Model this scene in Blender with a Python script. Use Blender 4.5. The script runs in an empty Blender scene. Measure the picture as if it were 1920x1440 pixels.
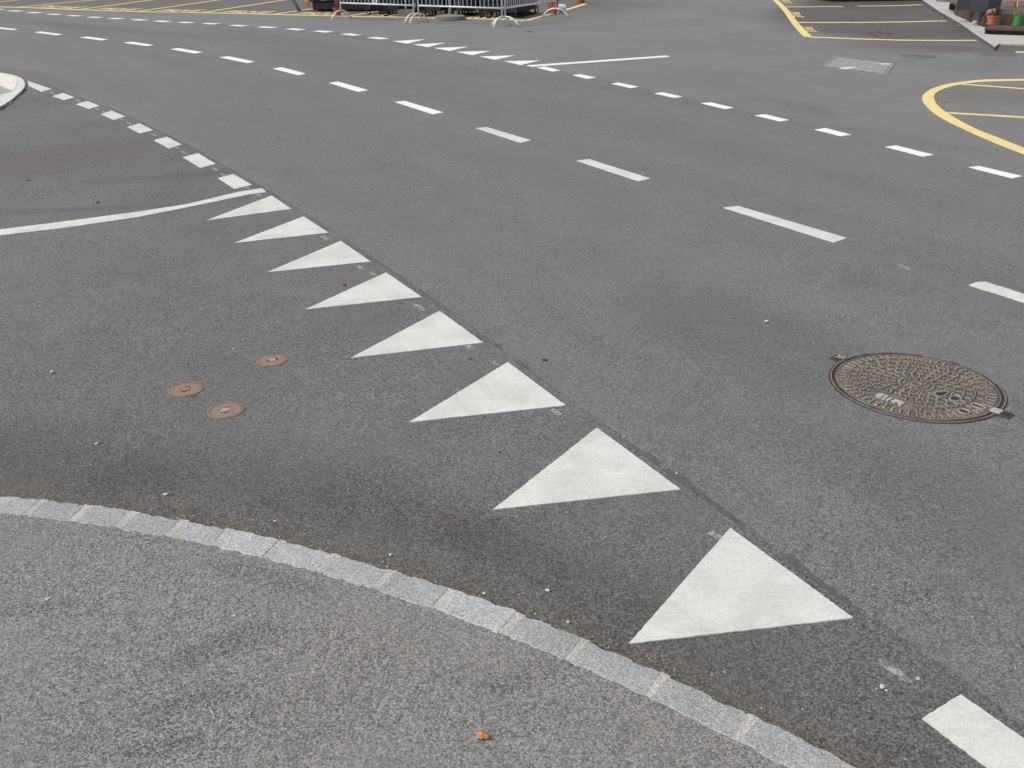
import bpy, bmesh, math, random
from mathutils import Vector, Matrix
from mathutils.geometry import tessellate_polygon

# ------------------------------------------------------------------ camera, sky, sun, exposure
scene = bpy.context.scene
COL = scene.collection
R = math.radians
CAM_H, CAM_PITCH, CAM_ROLL, FPX = 1.755, R(25.125), R(-0.479), 1763.4
cam_data = bpy.data.cameras.new("camera")
cam = bpy.data.objects.new("camera", cam_data)
COL.objects.link(cam)
cam_data.sensor_width = 36.0
cam_data.lens = 36.0 * FPX / 1920.0
cam_data.clip_start, cam_data.clip_end = 0.05, 2000.0
cam.matrix_world = (Matrix.Translation((0, 0, CAM_H)) @ Matrix.Rotation(R(90) - CAM_PITCH, 4, 'X')
                    @ Matrix.Rotation(CAM_ROLL, 4, 'Z'))
scene.camera = cam

SUN_EL, SUN_AZ = R(48), math.atan2(-0.80, -0.25)      # azimuth from +Y towards +X
world = bpy.data.worlds.new("World")
scene.world = world
world.use_nodes = True
wn, wl = world.node_tree.nodes, world.node_tree.links
wn.clear()
w_out = wn.new('ShaderNodeOutputWorld')
w_bg = wn.new('ShaderNodeBackground')
w_sky = wn.new('ShaderNodeTexSky')
w_sky.sky_type = 'NISHITA'
w_sky.sun_disc = False
w_sky.sun_elevation, w_sky.sun_rotation = SUN_EL, SUN_AZ
w_sky.air_density, w_sky.dust_density, w_sky.ozone_density = 1.6, 5.0, 1.0
w_hs = wn.new('ShaderNodeHueSaturation')
w_hs.inputs['Saturation'].default_value = 0.22       # overcast: grey cloud light
wl.new(w_sky.outputs[0], w_hs.inputs['Color'])
wl.new(w_hs.outputs[0], w_bg.inputs['Color'])
w_bg.inputs['Strength'].default_value = 0.13
wl.new(w_bg.outputs[0], w_out.inputs['Surface'])

sun_data = bpy.data.lights.new("sun", 'SUN')
sun_data.energy, sun_data.angle, sun_data.color = 1.1, R(25), (1.0, 0.965, 0.92)
sun = bpy.data.objects.new("sun", sun_data)
COL.objects.link(sun)
sd = Vector((math.sin(SUN_AZ) * math.cos(SUN_EL), math.cos(SUN_AZ) * math.cos(SUN_EL), math.sin(SUN_EL)))
sun.rotation_euler = sd.to_track_quat('Z', 'Y').to_euler()
sun.location = sd * 30

scene.view_settings.view_transform = 'Standard'
scene.view_settings.look = 'None'
scene.view_settings.gamma = 1.0
scene.view_settings.exposure = 0.1
scene.view_settings.use_curve_mapping = False

random.seed(11)
ZR = 0.004            # top of the asphalt sheets
ZM = 0.0075           # top of the painted markings
rnd = random.uniform


# ------------------------------------------------------------------ helpers
def gp(px, py, z=ZM):
    """survey point: where the sight line through photo point (px, py) meets height z"""
    x, y = (px - 960) / FPX, -(py - 720) / FPX
    c, s = math.cos(CAM_ROLL), math.sin(CAM_ROLL)
    x, y = c * x - s * y, s * x + c * y
    Y = math.cos(CAM_PITCH) + y * math.sin(CAM_PITCH)
    Z = -math.sin(CAM_PITCH) + y * math.cos(CAM_PITCH)
    t = -(CAM_H - z) / Z
    return Vector((x * t, Y * t, z))


def gps(pts, z=ZM):
    return [gp(p[0], p[1], z) for p in pts]


def link(name, me, mat, parent=None):
    o = bpy.data.objects.new(name, me)
    COL.objects.link(o)
    if mat is not None and not me.materials:
        me.materials.append(mat)
    if parent is not None:
        o.parent = parent
    return o


def mesh(name, verts, faces, mat, parent=None, smooth=False):
    me = bpy.data.meshes.new(name)
    me.from_pydata([tuple(v) for v in verts], [], faces)
    me.update()
    if smooth:
        for p in me.polygons:
            p.use_smooth = True
    return link(name, me, mat, parent)


def tag(o, label=None, cat=None, group=None, kind=None):
    if label: o["label"] = label
    if cat: o["category"] = cat
    if group: o["group"] = group
    if kind: o["kind"] = kind
    return o


def thing(name, label, cat, loc=(0, 0, 0), rz=0.0, group=None):
    o = bpy.data.objects.new(name, None)
    o.empty_display_size = 0.1
    COL.objects.link(o)
    o.location = loc
    o.rotation_euler = (0, 0, rz)
    return tag(o, label, cat, group)


def children_of(o):
    return [c for c in list(bpy.data.objects) if c.parent == o]


def copy_tree(o, parent=None):
    c = o.copy()
    COL.objects.link(c)
    if parent is not None:
        c.parent = parent
    for ch in children_of(o):
        copy_tree(ch, c)
    return c


class MB:
    """collects boxes, tubes, lathes and prisms and links them as ONE mesh"""
    def __init__(self):
        self.v, self.f, self.s = [], [], []

    def add(self, vs, fs, smooth=False):
        n = len(self.v)
        self.v += [Vector(v) for v in vs]
        self.f += [tuple(i + n for i in f) for f in fs]
        self.s += [smooth] * len(fs)

    def box(self, c, size, rz=0.0, taper=1.0, rx=0.0):
        hx, hy, hz = size[0] / 2, size[1] / 2, size[2] / 2
        M = Matrix.Rotation(rz, 3, 'Z') @ Matrix.Rotation(rx, 3, 'X')
        vs = []
        for z in (-1, 1):
            k = taper if z > 0 else 1.0
            for x, y in ((-1, -1), (1, -1), (1, 1), (-1, 1)):
                vs.append(M @ Vector((x * hx * k, y * hy * k, z * hz)) + Vector(c))
        self.add(vs, [(3, 2, 1, 0), (4, 5, 6, 7), (0, 1, 5, 4), (1, 2, 6, 5), (2, 3, 7, 6), (3, 0, 4, 7)])
        return self

    def tube(self, pts, r, n=8, cap=True):
        pts = [Vector(p) for p in pts]
        rs = r if isinstance(r, (list, tuple)) else [r] * len(pts)
        base = len(self.v)
        vs, fs = [], []
        up = None
        for i, p in enumerate(pts):
            t = (pts[min(i + 1, len(pts) - 1)] - pts[max(i - 1, 0)]).normalized()
            if up is None:
                up = t.orthogonal().normalized()
            up = (up - t * up.dot(t)).normalized()
            w = t.cross(up)
            for k in range(n):
                a = 2 * math.pi * k / n
                vs.append(p + (up * math.cos(a) + w * math.sin(a)) * rs[i])
        for i in range(len(pts) - 1):
            for k in range(n):
                a, b = i * n + k, i * n + (k + 1) % n
                fs.append((a, b, b + n, a + n))
        if cap:
            fs.append(tuple(reversed(range(n))))
            fs.append(tuple(range((len(pts) - 1) * n, len(pts) * n)))
        self.add(vs, fs, True)
        return self

    def lathe(self, prof, n=32, c=(0, 0, 0), M=None):
        vs, fs = [], []
        M = M or Matrix.Identity(3)
        for r, z in prof:
            for k in range(n):
                a = 2 * math.pi * k / n
                vs.append(M @ Vector((r * math.cos(a), r * math.sin(a), z)) + Vector(c))
        for i in range(len(prof) - 1):
            for k in range(n):
                a, b = i * n + k, i * n + (k + 1) % n
                fs.append((a, b, b + n, a + n))
        if prof[0][0] > 1e-6: fs.append(tuple(reversed(range(n))))
        if prof[-1][0] > 1e-6: fs.append(tuple(range((len(prof) - 1) * n, len(prof) * n)))
        self.add(vs, fs, False)
        return self

    def prism(self, pts, z0, z1):
        """closed outline (x, y) raised from z0 to z1"""
        pts = [(p[0], p[1]) for p in pts]
        n = len(pts)
        area = sum(pts[i][0] * pts[(i + 1) % n][1] - pts[(i + 1) % n][0] * pts[i][1] for i in range(n))
        if area < 0: pts = pts[::-1]
        vs = [(x, y, z0) for x, y in pts] + [(x, y, z1) for x, y in pts]
        fs = [(i, (i + 1) % n, (i + 1) % n + n, i + n) for i in range(n)]
        tri = tessellate_polygon([[Vector((x, y, 0)) for x, y in pts]])
        for t in tri:
            a, b, c = (Vector((*pts[i], 0)) for i in t)
            t = t if (b - a).cross(c - a).z > 0 else (t[0], t[2], t[1])
            fs.append(tuple(i + n for i in t))
        self.add(vs, fs)
        return self

    def ring(self, ro, ri, z0, z1, n=64, c=(0, 0)):
        vs, fs = [], []
        for r, z in ((ro, z0), (ro, z1), (ri, z1), (ri, z0)):
            for k in range(n):
                a = 2 * math.pi * k / n
                vs.append((c[0] + r * math.cos(a), c[1] + r * math.sin(a), z))
        for i in range(3):
            for k in range(n):
                a, b = i * n + k, i * n + (k + 1) % n
                fs.append((a, b, b + n, a + n))
        self.add(vs, fs)
        return self

    def build(self, name, mat, parent=None, bevel=0.0):
        me = bpy.data.meshes.new(name)
        me.from_pydata([tuple(v) for v in self.v], [], self.f)
        me.update()
        for p, s in zip(me.polygons, self.s):
            p.use_smooth = s
        o = link(name, me, mat, parent)
        if bevel:
            m = o.modifiers.new("bevel", 'BEVEL')
            m.width, m.segments, m.limit_method = bevel, 2, 'ANGLE'
        return o


def rough_outline(pts, step=0.015, amp=0.0015):
    """outline with slightly ragged edges, as painted or hewn edges have"""
    out = []
    n = len(pts)
    for i in range(n):
        a, b = Vector(pts[i][:2]), Vector(pts[(i + 1) % n][:2])
        d = b - a
        k = max(1, min(90, int(d.length / step)))
        nrm = Vector((-d.y, d.x)).normalized() if d.length > 1e-9 else Vector((0, 0))
        for j in range(k):
            p = a + d * j / k
            if j: p = p + nrm * rnd(-amp, amp)
            out.append((p.x, p.y))
    return out


def catmull(pts, n=10):
    pts = [Vector(p[:2]) for p in pts]
    P = [pts[0] * 2 - pts[1]] + pts + [pts[-1] * 2 - pts[-2]]
    out = []
    for i in range(1, len(P) - 2):
        p0, p1, p2, p3 = P[i - 1:i + 3]
        for k in range(n):
            t = k / n
            out.append(0.5 * (2 * p1 + (p2 - p0) * t + (2 * p0 - 5 * p1 + 4 * p2 - p3) * t * t
                              + (3 * p1 - p0 - 3 * p2 + p3) * t ** 3))
    out.append(pts[-1])
    return out


def offset(poly, d):
    out = []
    for i, p in enumerate(poly):
        t = (poly[min(i + 1, len(poly) - 1)] - poly[max(i - 1, 0)])
        t = t.normalized() if t.length > 1e-9 else Vector((1, 0))
        dd = d(i) if callable(d) else d
        out.append(p + Vector((-t.y, t.x)) * dd)
    return out


def resample(poly, n):
    L = [0.0]
    for a, b in zip(poly, poly[1:]): L.append(L[-1] + (b - a).length)
    out, j = [], 0
    for k in range(n):
        s = L[-1] * k / (n - 1)
        while j < len(L) - 2 and L[j + 1] < s: j += 1
        t = 0 if L[j + 1] == L[j] else (s - L[j]) / (L[j + 1] - L[j])
        out.append(poly[j].lerp(poly[j + 1], min(max(t, 0), 1)))
    return out


# ------------------------------------------------------------------ materials
def new_mat(name):
    m = bpy.data.materials.new(name)
    m.use_nodes = True
    nt = m.node_tree
    nt.nodes.clear()
    out = nt.nodes.new('ShaderNodeOutputMaterial')
    bsdf = nt.nodes.new('ShaderNodeBsdfPrincipled')
    nt.links.new(bsdf.outputs[0], out.inputs[0])
    return m, nt, bsdf


class NT:
    def __init__(self, nt): self.nt = nt
    def n(self, t, **kw):
        x = self.nt.nodes.new(t)
        for k, v in kw.items():
            if k.startswith('i_'): x.inputs[k[2:].replace('_', ' ')].default_value = v
            else: setattr(x, k, v)
        return x
    def l(self, a, b): self.nt.links.new(a, b)
    def pos(self): return self.n('ShaderNodeNewGeometry').outputs['Position']
    def obj(self): return self.n('ShaderNodeTexCoord').outputs['Object']
    def math(self, op, a, b=None, clamp=False):
        x = self.n('ShaderNodeMath', operation=op, use_clamp=clamp)
        for i, v in enumerate((a, b)):
            if v is None: continue
            if isinstance(v, (int, float)): x.inputs[i].default_value = v
            else: self.l(v, x.inputs[i])
        return x.outputs[0]
    def rng(self, v, a, b, c, d, smooth=False):
        x = self.n('ShaderNodeMapRange', interpolation_type='SMOOTHSTEP' if smooth else 'LINEAR')
        self.l(v, x.inputs['Value'])
        for k, val in zip(('From Min', 'From Max', 'To Min', 'To Max'), (a, b, c, d)): x.inputs[k].default_value = val
        return x.outputs[0]
    def noise(self, vec, scale, detail=2.0, rough=0.5, dist=0.0):
        x = self.n('ShaderNodeTexNoise')
        self.l(vec, x.inputs['Vector'])
        x.inputs['Scale'].default_value, x.inputs['Detail'].default_value = scale, detail
        x.inputs['Roughness'].default_value, x.inputs['Distortion'].default_value = rough, dist
        return x.outputs['Fac']
    def voro(self, vec, scale, out='Color', feature='F1'):
        x = self.n('ShaderNodeTexVoronoi', feature=feature)
        self.l(vec, x.inputs['Vector'])
        x.inputs['Scale'].default_value = scale
        return x.outputs[out]
    def chan(self, col, i=0):
        x = self.n('ShaderNodeSeparateColor')
        self.l(col, x.inputs[0])
        return x.outputs[i]
    def mix(self, f, a, b, mode='MIX'):
        x = self.n('ShaderNodeMix', data_type='RGBA', blend_type=mode)
        for s, v in ((x.inputs[0], f), (x.inputs[6], a), (x.inputs[7], b)):
            if isinstance(v, (int, float)): s.default_value = v
            elif isinstance(v, tuple): s.default_value = (*v[:3], 1.0)
            else: self.l(v, s)
        return x.outputs[2]
    def scale(self, vec, s, rz=0.0):
        x = self.n('ShaderNodeMapping')
        self.l(vec, x.inputs[0])
        x.inputs['Scale'].default_value = s
        x.inputs['Rotation'].default_value = (0, 0, rz)
        return x.outputs[0]
    def stretch(self, vec, s, rz):
        x = self.n('ShaderNodeMapping', vector_type='TEXTURE')
        self.l(vec, x.inputs[0])
        x.inputs['Scale'].default_value = s
        x.inputs['Rotation'].default_value = (0, 0, rz)
        return x.outputs[0]
    def blot(self, vec, c, rx, ry, rz, wob, lo, hi):
        """1 outside, 0 inside a soft-edged blot lying on the ground"""
        x = self.n('ShaderNodeMapping', vector_type='TEXTURE')
        self.l(vec, x.inputs[0])
        x.inputs['Location'].default_value = (c[0], c[1], ZR)
        x.inputs['Rotation'].default_value = (0, 0, rz)
        x.inputs['Scale'].default_value = (rx, ry, 1)
        ln = self.n('ShaderNodeVectorMath', operation='LENGTH')
        self.l(x.outputs[0], ln.inputs[0])
        return self.rng(self.math('ADD', ln.outputs['Value'], self.math('MULTIPLY', self.math('SUBTRACT', wob, 0.5), 1.1)),
                        lo, hi, 0, 1, True)
    def bump(self, bsdf, h, strength, dist):
        b = self.n('ShaderNodeBump')
        b.inputs['Strength'].default_value, b.inputs['Distance'].default_value = strength, dist
        self.l(h, b.inputs['Height'])
        self.l(b.outputs[0], bsdf.inputs['Normal'])


KC, KR = (-2.638, -2.284), 5.173        # kerb line: a true arc


def asphalt(name, base, spread=0.55, stone=105.0, big=0.14, bumpd=0.004, stains_shade=(), kerb_grime=0.0,
            tint=(1.0, 0.99, 0.97), streak=None, light_stones=0.975, rough=0.78, open_grain=(), spec=0.35):
    m, nt, b = new_mat(name)
    N = NT(nt)
    p = N.pos()
    wp = N.n('ShaderNodeVectorMath', operation='ADD')          # jitter so that stones are not round cells
    ns = N.n('ShaderNodeTexNoise')
    N.l(p, ns.inputs['Vector'])
    ns.inputs['Scale'].default_value, ns.inputs['Detail'].default_value = 160, 1
    sc = N.n('ShaderNodeVectorMath', operation='SCALE')
    N.l(ns.outputs['Color'], sc.inputs[0])
    sc.inputs['Scale'].default_value = 0.012
    N.l(p, wp.inputs[0]); N.l(sc.outputs[0], wp.inputs[1])
    q = wp.outputs[0]
    cell = N.chan(N.voro(q, stone))
    cell2 = N.chan(N.voro(q, stone * 2.3), 1)
    edge = N.voro(q, stone, 'Distance')
    fine = N.noise(p, 420, 2)
    v = N.rng(cell, 0, 1, 1 - spread, 1 + spread)
    v = N.math('MULTIPLY', v, N.rng(cell2, 0, 1, 1 - spread * 0.45, 1 + spread * 0.45))
    v = N.math('MULTIPLY', v, N.rng(fine, 0.25, 0.75, 1 - spread * 0.5, 1 + spread * 0.5))
    v = N.math('MULTIPLY', v, N.rng(edge, 0.35, 0.75, 1.06, 1 - spread * 0.55))
    pits = N.rng(N.noise(p, stone * 1.15, 3, 0.6), 0.32, 0.47, 1 - spread * 0.95, 1.0)
    for (c, rx, ry, rz, amt) in open_grain:                   # patches where the surface has opened up into small cracks
        f = N.blot(p, c, rx, ry, rz, N.noise(p, 9.0, 3, 0.6), 0.2, 1.3)
        cr = N.rng(N.voro(N.scale(q, (1.0, 1.7, 1.0), R(20)), stone * 0.34, 'Distance', 'DISTANCE_TO_EDGE'), 0.0, 0.09, 1 - amt, 1.0)
        cr = N.math('MAXIMUM', cr, N.rng(N.noise(p, stone * .3, 3, .6), .42, .56, 0, 1))
        cr = N.math('MAXIMUM', cr, f)
        v = N.math('MULTIPLY', v, cr)
        pits = N.math('MULTIPLY', pits, cr)
    v = N.math('MULTIPLY', v, pits)
    mid = N.noise(p, 9.0, 3, 0.6)
    lowp = p if streak is None else N.stretch(p, streak[0], streak[1])
    low = N.noise(lowp, 0.55, 4, 0.55, 0.6)
    low2 = N.noise(p, 2.3, 3, 0.6, 0.4)
    v = N.math('MULTIPLY', v, N.rng(mid, 0.3, 0.7, 1 - big * 0.45, 1 + big * 0.45))
    v = N.math('MULTIPLY', v, N.rng(low, 0.3, 0.7, 1 - big, 1 + big))
    v = N.math('MULTIPLY', v, N.rng(low2, 0.3, 0.7, 1 - big * 0.55, 1 + big * 0.55))
    col = N.mix(1.0, tuple(base * t for t in tint), (0.5, 0.5, 0.5), 'MIX')
    hue = N.mix(N.rng(N.noise(p, 1.1, 2), 0.35, 0.65, 0, 1), tuple(base * t for t in tint),
                (base * tint[0] * 0.985, base * tint[1] * 1.0, base * tint[2] * 1.035))
    hue = N.mix(N.rng(cell, 0.0, 1.0, 0.0, 0.16), hue, (base * 1.25, base * 1.08, base * 0.92))
    kk = N.rng(N.noise(p, 1.4, 3, 0.6), 0.32, 0.68, 0.7, 1.25)
    v = N.math('ADD', N.math('MULTIPLY', N.math('SUBTRACT', v, 0.93), kk), 0.93)
    v = N.math('MAXIMUM', v, 0.15)
    wob = N.noise(p, 2.2, 4, 0.6)
    wob2 = N.rng(N.noise(p, 0.9, 4, 0.6), 0, 1, 0.35, 0.65)
    for st_ in stains_shade:
        c, rx, ry, rz, amt, warm = st_[:6]
        if len(st_) > 6:
            f = N.blot(p, c, rx, ry, rz, wob2, st_[6], st_[7])
        else:
            f = N.blot(p, c, rx, ry, rz, wob, 0.35, 1.25)
        v = N.math('MULTIPLY', v, N.rng(f, 0, 1, 1 - amt, 1))
        if warm:
            hue = N.mix(N.rng(f, 0, 1, warm, 0), hue, (base * 1.10, base * 0.97, base * 0.90))
    if kerb_grime:
        x = N.n('ShaderNodeVectorMath', operation='DISTANCE')
        N.l(p, x.inputs[0]); x.inputs[1].default_value = (KC[0], KC[1], ZR)
        dist = N.math('SUBTRACT', x.outputs['Value'], KR)
        dist = N.math('ADD', dist, N.math('MULTIPLY', N.math('SUBTRACT', N.noise(p, 1.7, 4, 0.6), 0.5), 0.55))
        g = N.rng(dist, 0.12, 0.85, 0, 1, True)
        v = N.math('MULTIPLY', v, N.rng(g, 0, 1, 1 - kerb_grime, 1))
        d2 = N.math('ADD', x.outputs['Value'], N.math('MULTIPLY', N.math('SUBTRACT', N.noise(p, 7, 4, 0.6), 0.5), 0.16))
        g2 = N.rng(d2, KR + 0.02, KR + 0.13, 1, 0, True)        # silt against the kerb
        hue = N.mix(N.math('MULTIPLY', g2, 0.75), hue, (base * 0.95, base * 0.78, base * 0.64))
        hue = N.mix(N.rng(g, 0, 1, 0.35, 0), hue, (base * 1.01, base * 0.98, base * 0.95))
    x = N.n('ShaderNodeVectorMath', operation='SCALE')
    N.l(hue, x.inputs[0]); N.l(v, x.inputs['Scale'])
    colr = x.outputs[0]
    ls = N.chan(N.voro(q, 62.0), 2)
    lsd = N.voro(q, 62.0, 'Distance')
    near = N.math('LESS_THAN', lsd, 0.26)
    pick = N.math('GREATER_THAN', ls, light_stones)
    colr = N.mix(N.math('MULTIPLY', near, pick), colr, (0.46, 0.45, 0.43))
    N.l(colr, b.inputs['Base Color'])
    b.inputs['Roughness'].default_value = rough
    b.inputs['Specular IOR Level'].default_value = spec
    h = N.math('ADD', N.math('MULTIPLY', N.rng(edge, 0, 0.7, 1, 0), 0.6), N.math('MULTIPLY', pits, 0.7))
    h = N.math('ADD', h, N.math('MULTIPLY', cell, 0.5))
    N.bump(b, h, 0.5, bumpd)
    return m


def paint(name, col, wear=0.10, dirt=0.12, chips=0.0):
    m, nt, b = new_mat(name)
    N = NT(nt)
    p = N.pos()
    g = N.noise(p, 260, 3, 0.65)
    c2 = N.chan(N.voro(p, 130))
    v = N.math('MULTIPLY', N.rng(g, 0.3, 0.7, 1 - wear, 1 + wear * 0.5), N.rng(c2, 0, 1, 1 - wear * 0.7, 1 + wear * 0.3))
    low = N.noise(p, 4.5, 4, 0.6, 0.8)
    v = N.math('MULTIPLY', v, N.rng(low, 0.35, 0.65, 1 - dirt, 1.0))
    scr = N.noise(N.scale(p, (3, 40, 1), 0.9), 2.0, 3, 0.6)
    v = N.math('MULTIPLY', v, N.rng(scr, 0.55, 0.75, 1.0, 1 - dirt * 0.6))
    spk = N.rng(N.noise(p, 95, 2, 0.6), 0.22, 0.31, 0.6, 1.0)
    v = N.math('MULTIPLY', v, spk)
    x = N.n('ShaderNodeVectorMath', operation='SCALE')
    tintd = N.mix(N.rng(N.noise(p, 2.6, 3), 0.42, 0.70, 0, 0.55), col, (col[0], col[1] * 0.97, col[2] * 0.92))
    N.l(tintd, x.inputs[0]); N.l(v, x.inputs['Scale'])
    colr = x.outputs[0]
    if chips:
        ch = N.rng(N.noise(p, 60, 4, 0.7), chips, chips + 0.05, 1, 0)
        colr = N.mix(ch, colr, (0.17, 0.17, 0.168))
    N.l(colr, b.inputs['Base Color'])
    b.inputs['Roughness'].default_value = 0.65
    b.inputs['Specular IOR Level'].default_value = 0.3
    N.bump(b, N.math('ADD', N.math('MULTIPLY', c2, 0.6), g), 0.35, 0.002)
    return m


def simple(name, col, rough=0.6, metal=0.0, var=0.15, scale=40.0, alt=None, altfac=0.5, bump=0.15, spec=0.5, obj=False):
    m, nt, b = new_mat(name)
    N = NT(nt)
    p = N.obj() if obj else N.pos()
    n1 = N.noise(p, scale, 4, 0.6)
    n2 = N.noise(p, scale * 0.2, 3, 0.6, 0.5)
    v = N.math('MULTIPLY', N.rng(n1, 0.3, 0.7, 1 - var, 1 + var), N.rng(n2, 0.3, 0.7, 1 - var * 0.7, 1 + var * 0.7))
    hue = col
    if alt:
        hue = N.mix(N.rng(n2, altfac - 0.08, altfac + 0.08, 0, 1), col, alt)
    x = N.n('ShaderNodeVectorMath', operation='SCALE')
    if isinstance(hue, tuple): x.inputs[0].default_value = hue
    else: N.l(hue, x.inputs[0])
    N.l(v, x.inputs['Scale'])
    N.l(x.outputs[0], b.inputs['Base Color'])
    b.inputs['Roughness'].default_value, b.inputs['Metallic'].default_value = rough, metal
    b.inputs['Specular IOR Level'].default_value = spec
    if bump: N.bump(b, n1, bump, 0.003)
    return m


def granite(name, base, tint):
    m, nt, b = new_mat(name)
    N = NT(nt)
    p = N.pos()
    a = N.chan(N.voro(p, 300))
    c = N.noise(p, 230, 3, 0.7)
    lo = N.noise(p, 6, 3)
    v = N.math('MULTIPLY', N.rng(a, 0, 1, 0.62, 1.36), N.rng(c, 0.3, 0.7, 0.62, 1.32))
    v = N.math('MULTIPLY', v, N.rng(lo, 0.3, 0.7, 0.9, 1.1))
    x = N.n('ShaderNodeVectorMath', operation='SCALE')
    x.inputs[0].default_value = tuple(base * t for t in tint)
    N.l(v, x.inputs['Scale'])
    N.l(x.outputs[0], b.inputs['Base Color'])
    b.inputs['Roughness'].default_value = 0.75
    N.bump(b, N.math('ADD', c, N.math('MULTIPLY', N.noise(p, 60, 3), 1.5)), 0.6, 0.004)
    return m


def g2(px, py):
    v = gp(px, py, ZR)
    return (v.x, v.y)


M = {}
M['road'] = asphalt('road asphalt', 0.179, 0.50, 180, 0.095, 0.0025, tint=(0.985, 0.99, 1.008),
                    streak=((4.0, 0.55, 1.0), R(124)), rough=0.6, spec=0.55,
                    stains_shade=[(g2(1400, 640), 1.0, 0.45, R(-60), 0.14, 0), (g2(1000, 330), 2.2, 0.5, R(-62), 0.07, 0),
                            (g2(1700, 900), 0.7, 0.3, R(-60), 0.10, 0), (g2(260, 58), 4.5, 0.45, R(-40), 0.13, 0, .6, 1.3), (g2(60, 43), 3.5, 0.5, R(-40), 0.12, 0, .6, 1.3), (g2(620, 110), 4, .4, R(-48), 0.08, 0, .5, 1.4),
                            (g2(30, 136), 1.6, 0.35, R(-38), 0.16, 0.8), (g2(110, 160), 1.2, 0.22, R(-50), 0.12, 0.6)])
M['side'] = asphalt('side road asphalt', 0.172, 0.51, 172, 0.10, 0.0035, tint=(0.993, 0.993, 0.99), kerb_grime=0.18,
                    stains_shade=[(g2(100, 395), 1.1, 0.09, R(8), 0.18, 0), (g2(330, 330), 0.8, 0.18, R(20), 0.16, 0.2),
                            (g2(80, 300), 1.6, 0.9, R(30), 0.10, 0.4), (g2(1050, 1080), 0.75, 0.16, R(-42), 0.12, 0.3),
                            (g2(120, 870), 0.8, 0.22, R(-15), 0.14, 0.4), (g2(640, 940), 0.6, 0.2, R(-25), 0.14, 0.3)])
M['fore'] = asphalt('forecourt asphalt', 0.196, 0.36, 190, 0.10, 0.0025, tint=(0.995, 0.995, 0.99), rough=0.6, spec=0.55,
                    stains_shade=[(g2(1500, 200), 0.9, 0.2, R(-75), 0.13, 0), (g2(1640, 250), 1.4, 0.3, R(-50), 0.12, 0),
                            (g2(1730, 275), 0.9, 0.25, R(-45), 0.09, 0),
                            ((9.9, 25.8), 3.3, 8.6, R(-15), 0.50, 0.9, 0.72, 1.12), (g2(1800, 93), 1.9, 0.8, R(-20), 0.30, 0.6),
                            ((-9.5, 35.6), 16, 6.3, R(-21), 0.36, 0.5, 0.80, 1.06), ((-2.2, 28.6), 4.6, 2.4, R(-25), 0.22, 0.5, 0.6, 1.1), (g2(1880, 180), 1.0, 1.2, 0, 0.10, 0.4)])  # terrace blot: stain plus the shade under the chairs, painted in
M['pave'] = asphalt('pavement asphalt', 0.266, 0.54, 215, 0.07, 0.005, tint=(1.0, 0.98, 0.96), light_stones=0.962, rough=0.85,
                    open_grain=[(g2(430, 1215), 0.16, 0.05, R(25), 0.5), (g2(370, 1320), 0.12, 0.035, R(20), 0.5), (g2(500, 1090), 0.2, 0.04, R(-20), 0.45),
                                (g2(290, 1410), 0.10, 0.03, R(10), 0.55), (g2(1000, 1270), 0.16, 0.04, R(30), 0.45), (g2(60, 1150), 0.1, 0.03, R(10), 0.55)],
                    stains_shade=[])
M['white'] = paint('white road paint', (0.73, 0.73, 0.712), 0.13, 0.17)
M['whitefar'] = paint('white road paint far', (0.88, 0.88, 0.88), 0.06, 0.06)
M['worn'] = paint('worn white paint', (0.47, 0.47, 0.46), 0.2, 0.2, chips=0.49)
M['yellow'] = paint('yellow road paint', (0.86, 0.70, 0.30), 0.08, 0.08)
M['tar'] = simple('bitumen seam', (0.098, 0.098, 0.101), 0.6, 0, 0.3, 120, bump=0.5)
M['granite'] = granite('kerb granite', 0.41, (0.985, 0.99, 1.02))
GRAN = [M['granite'], granite('kerb granite darker', 0.36, (0.99, 0.99, 1.01)), granite('kerb granite lighter', 0.445, (0.99, 0.99, 1.005))]
M['mortar'] = granite('kerb mortar', 0.45, (1.03, 0.99, 0.91))
M['iron'] = simple('cast iron rim', (0.16, 0.145, 0.135), 0.55, 0.3, 0.35, 90, alt=(0.10, 0.07, 0.055), altfac=0.55, bump=0.4)
M['ironrim'] = simple('frame iron', (0.27, 0.25, 0.23), 0.5, 0.25, 0.3, 60, alt=(0.17, 0.13, 0.11), altfac=0.5, bump=0.3)
M['ironlight'] = simple('polished cast iron', (0.29, 0.265, 0.24), 0.5, 0.25, 0.25, 140, bump=0.3)
M['ironfield'] = simple('rusty iron field', (0.13, 0.12, 0.105), 0.8, 0.05, 0.30, 26, alt=(0.185, 0.132, 0.094), altfac=0.53, bump=0.4)
M['dirtshade'] = simple('joint dirt and stud shade', (0.05, 0.042, 0.036), 0.9, 0, 0.4, 100, bump=0.3)
M['darkiron'] = simple('grimy iron and hole shade', (0.035, 0.028, 0.025), 0.8, 0.1, 0.4, 100, bump=0.4)
M['rustred'] = simple('red rust', (0.085, 0.05, 0.04), 0.85, 0, 0.3, 120, bump=0.4)
M['silt'] = simple('pale silt', (0.42, 0.38, 0.34), 0.9, 0, 0.35, 260, bump=0.5)
M['plaque'] = simple('bare cast iron mark', (0.42, 0.41, 0.40), 0.5, 0.15, 0.15, 120, bump=0.2)
M['valve'] = simple('rusty valve lid', (0.285, 0.205, 0.145), 0.8, 0.05, 0.4, 130, alt=(0.21, 0.14, 0.095), altfac=0.55, bump=0.5)
M['valvering'] = simple('rust ring', (0.235, 0.16, 0.12), 0.85, 0.05, 0.3, 150, bump=0.5)
M['silver'] = simple('worn aluminium cap', (0.36, 0.38, 0.40), 0.45, 0.35, 0.15, 200, bump=0.3)
M['steel'] = simple('galvanised steel', (0.66, 0.68, 0.71), 0.45, 0.15, 0.12, 30, bump=0.1)
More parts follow.
